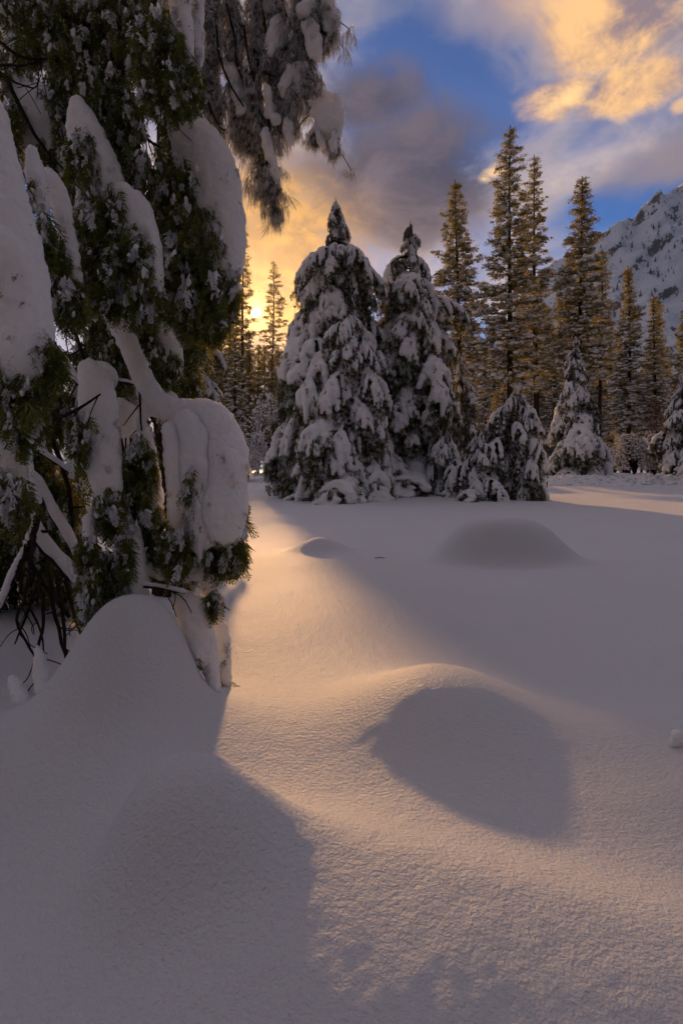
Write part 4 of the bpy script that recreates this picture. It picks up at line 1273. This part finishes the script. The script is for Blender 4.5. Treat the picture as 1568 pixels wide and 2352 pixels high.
tassel([(700, 130, 0), (695, 200, 0), (705, 240, 0), (722, 262, 0), (745, 245, 0), (752, 290, 0)], D0 - 0.2, 0.15, 40, [[(716, 262, 9), (735, 246, 18), (745, 265, 26), (740, 290, 26)], [(755, 270, 14), (764, 310, 12), (766, 345, 8)], [(738, 290, 12), (744, 320, 8)]], 8, rad=0.014, coat=0.1)
tassel([(735, 285, 0), (722, 300, 0), (716, 315, 0)], D0 - 0.2, 0.13, 900, [], 9, rad=0.006, coat=0.1)
tassel([(755, 285, 0), (766, 320, 0), (766, 345, 0)], D0 - 0.2, 0.12, 900, [], 10, rad=0.006, coat=0.2)
tassel([(470, -120, 0.8), (492, -20, 0.4), (505, 50, 0.4)], D0, 0.2, 200, [], 11, coat=0.5)
tassel([(630, 120, 0.1), (648, 190, 0), (662, 250, 0), (668, 285, 0)], D0 - 0.05, 0.17, 230, [[(660, 240, 8), (664, 270, 10), (668, 300, 7)]], 12, coat=0.5)
tassel([(672, 60, 0.1), (688, 130, 0), (694, 180, 0)], D0 - 0.05, 0.17, 200, [], 13, coat=0.5)
tassel([(560, 180, 0.1), (580, 240, 0), (590, 300, 0), (588, 330, 0)], D0 - 0.05, 0.17, 230, [], 14, coat=0.5)
for q, pth in enumerate([[(596, -40), (606, 40), (618, 120), (648, 190), (662, 230)], [(498, 60), (504, 130), (530, 195), (560, 245)], [(560, 60), (572, 140), (590, 205), (628, 255)],
                         [(640, -30), (655, 25), (668, 62), (692, 84)], [(590, 90), (585, 130), (606, 165), (640, 178)], [(520, 10), (540, 90), (545, 150), (578, 225), (600, 300)],
                         [(612, 230), (618, 300), (612, 360), (620, 430)], [(470, 180), (480, 240), (505, 292), (520, 300)]]):
    c = curve([P(x, y, D0 - 0.16) for x, y in pth], 16)
    c = c + 0.010 * np.stack([perlin3(c * 9 + q, 1), perlin3(c * 9 + q, 2), perlin3(c * 9 + q, 3)], -1)
    mb = MB(); mb.add(*tube(c - offp, np.linspace(0.011, 0.006, 16), 6))
    st = link('stem', mb.mesh('stem', [M_TWIG]), lp)
    cc = c[3:-2] + np.array([0.004, -0.004, 0.008]); R = 0.009 + 0.006 * perlin3(cc * 8, q)
    V, T, N = blob(np.repeat(cc, 2, axis=0)[:-1] * 1.0 + 0, np.repeat(np.stack([R, R, R], -1), 2, axis=0)[:-1], 0.006, 1, ICO1, True)
    if len(T): link('snow_load', mesh_arrays('snow_load', V - offp, T, [M_LOAD]), st)

# ------------------------------------------------------------------ small things on the snow
def snow_stub():
    a = P(1551, 1695, 2.75)
    z = float(ground(a[0], a[1]))
    root = empty('snow_capped_stub', (a[0], a[1], z - 0.02), 'small snow-capped stub poking out of the drift at the right edge', 'stub')
    h = 0.075
    mb = MB(); mb.add(*tube(np.array([(0, 0, -0.05), (0.004, 0, 0.03), (0.006, 0, h)]), [0.022, 0.018, 0.016], 8)); link('stem', mb.mesh('stem', [M_BARK]), root)
    V, T, N = blob(np.array([(0.004, 0, h * 0.55), (0.002, -0.004, h), (-0.012, 0, h * 0.3)]), np.array([(0.030, 0.028, 0.036), (0.027, 0.026, 0.026), (0.022, 0.022, 0.03)]), 0.004, 8)
    V = V + N * (0.003 * perlin3(V * 50, 3))[:, None]
    link('snow_cap', mesh_arrays('snow_cap', V, T, [M_LOAD]), root)
snow_stub()
def fallen_twig():
    a = P(872, 1283, 9.6); z = float(ground(a[0], a[1]))
    mb = MB(); mb.add(*tube(np.array([(-0.09, 0, 0.012), (0, 0.02, 0.02), (0.10, 0.0, 0.012)]), [0.006, 0.007, 0.003], 5)); mb.add(*tube(np.array([(0.0, 0.02, 0.02), (0.05, -0.03, 0.014)]), 0.004, 4))
    o = link('fallen_twig', mb.mesh('fallen_twig', [M_TWIG]), None, (a[0], a[1], z)); tag(o, 'tiny dark twig lying on the snow near the small mound', 'twig')
fallen_twig()

# ------------------------------------------------------------------ thin evening haze
def build_haze():
    bm = bmesh.new(); bmesh.ops.create_cube(bm, size=1.0)
    bmesh.ops.scale(bm, vec=(1900, 1300, 480), verts=bm.verts)
    bmesh.ops.translate(bm, vec=(120, 380, 480 / 2 - 6), verts=bm.verts)
    me = bpy.data.meshes.new('haze'); bm.to_mesh(me); bm.free()
    m = bpy.data.materials.new('haze'); m.use_nodes = True
    k = NT(m.node_tree)
    out = k.node('ShaderNodeOutputMaterial')
    pv = k.node('ShaderNodeVolumePrincipled')
    pv.inputs['Color'].default_value = (0.95, 0.95, 0.97, 1)
    pv.inputs['Density'].default_value = 0.00003
    pv.inputs['Anisotropy'].default_value = 0.88
    k.t.links.new(pv.outputs[0], out.inputs['Volume'])
    me.materials.append(m)
    tag(link('haze', me), 'thin golden evening haze hanging over the meadow', 'haze', kind='stuff')
build_haze()
bpy.data.scenes.remove(BENCH)
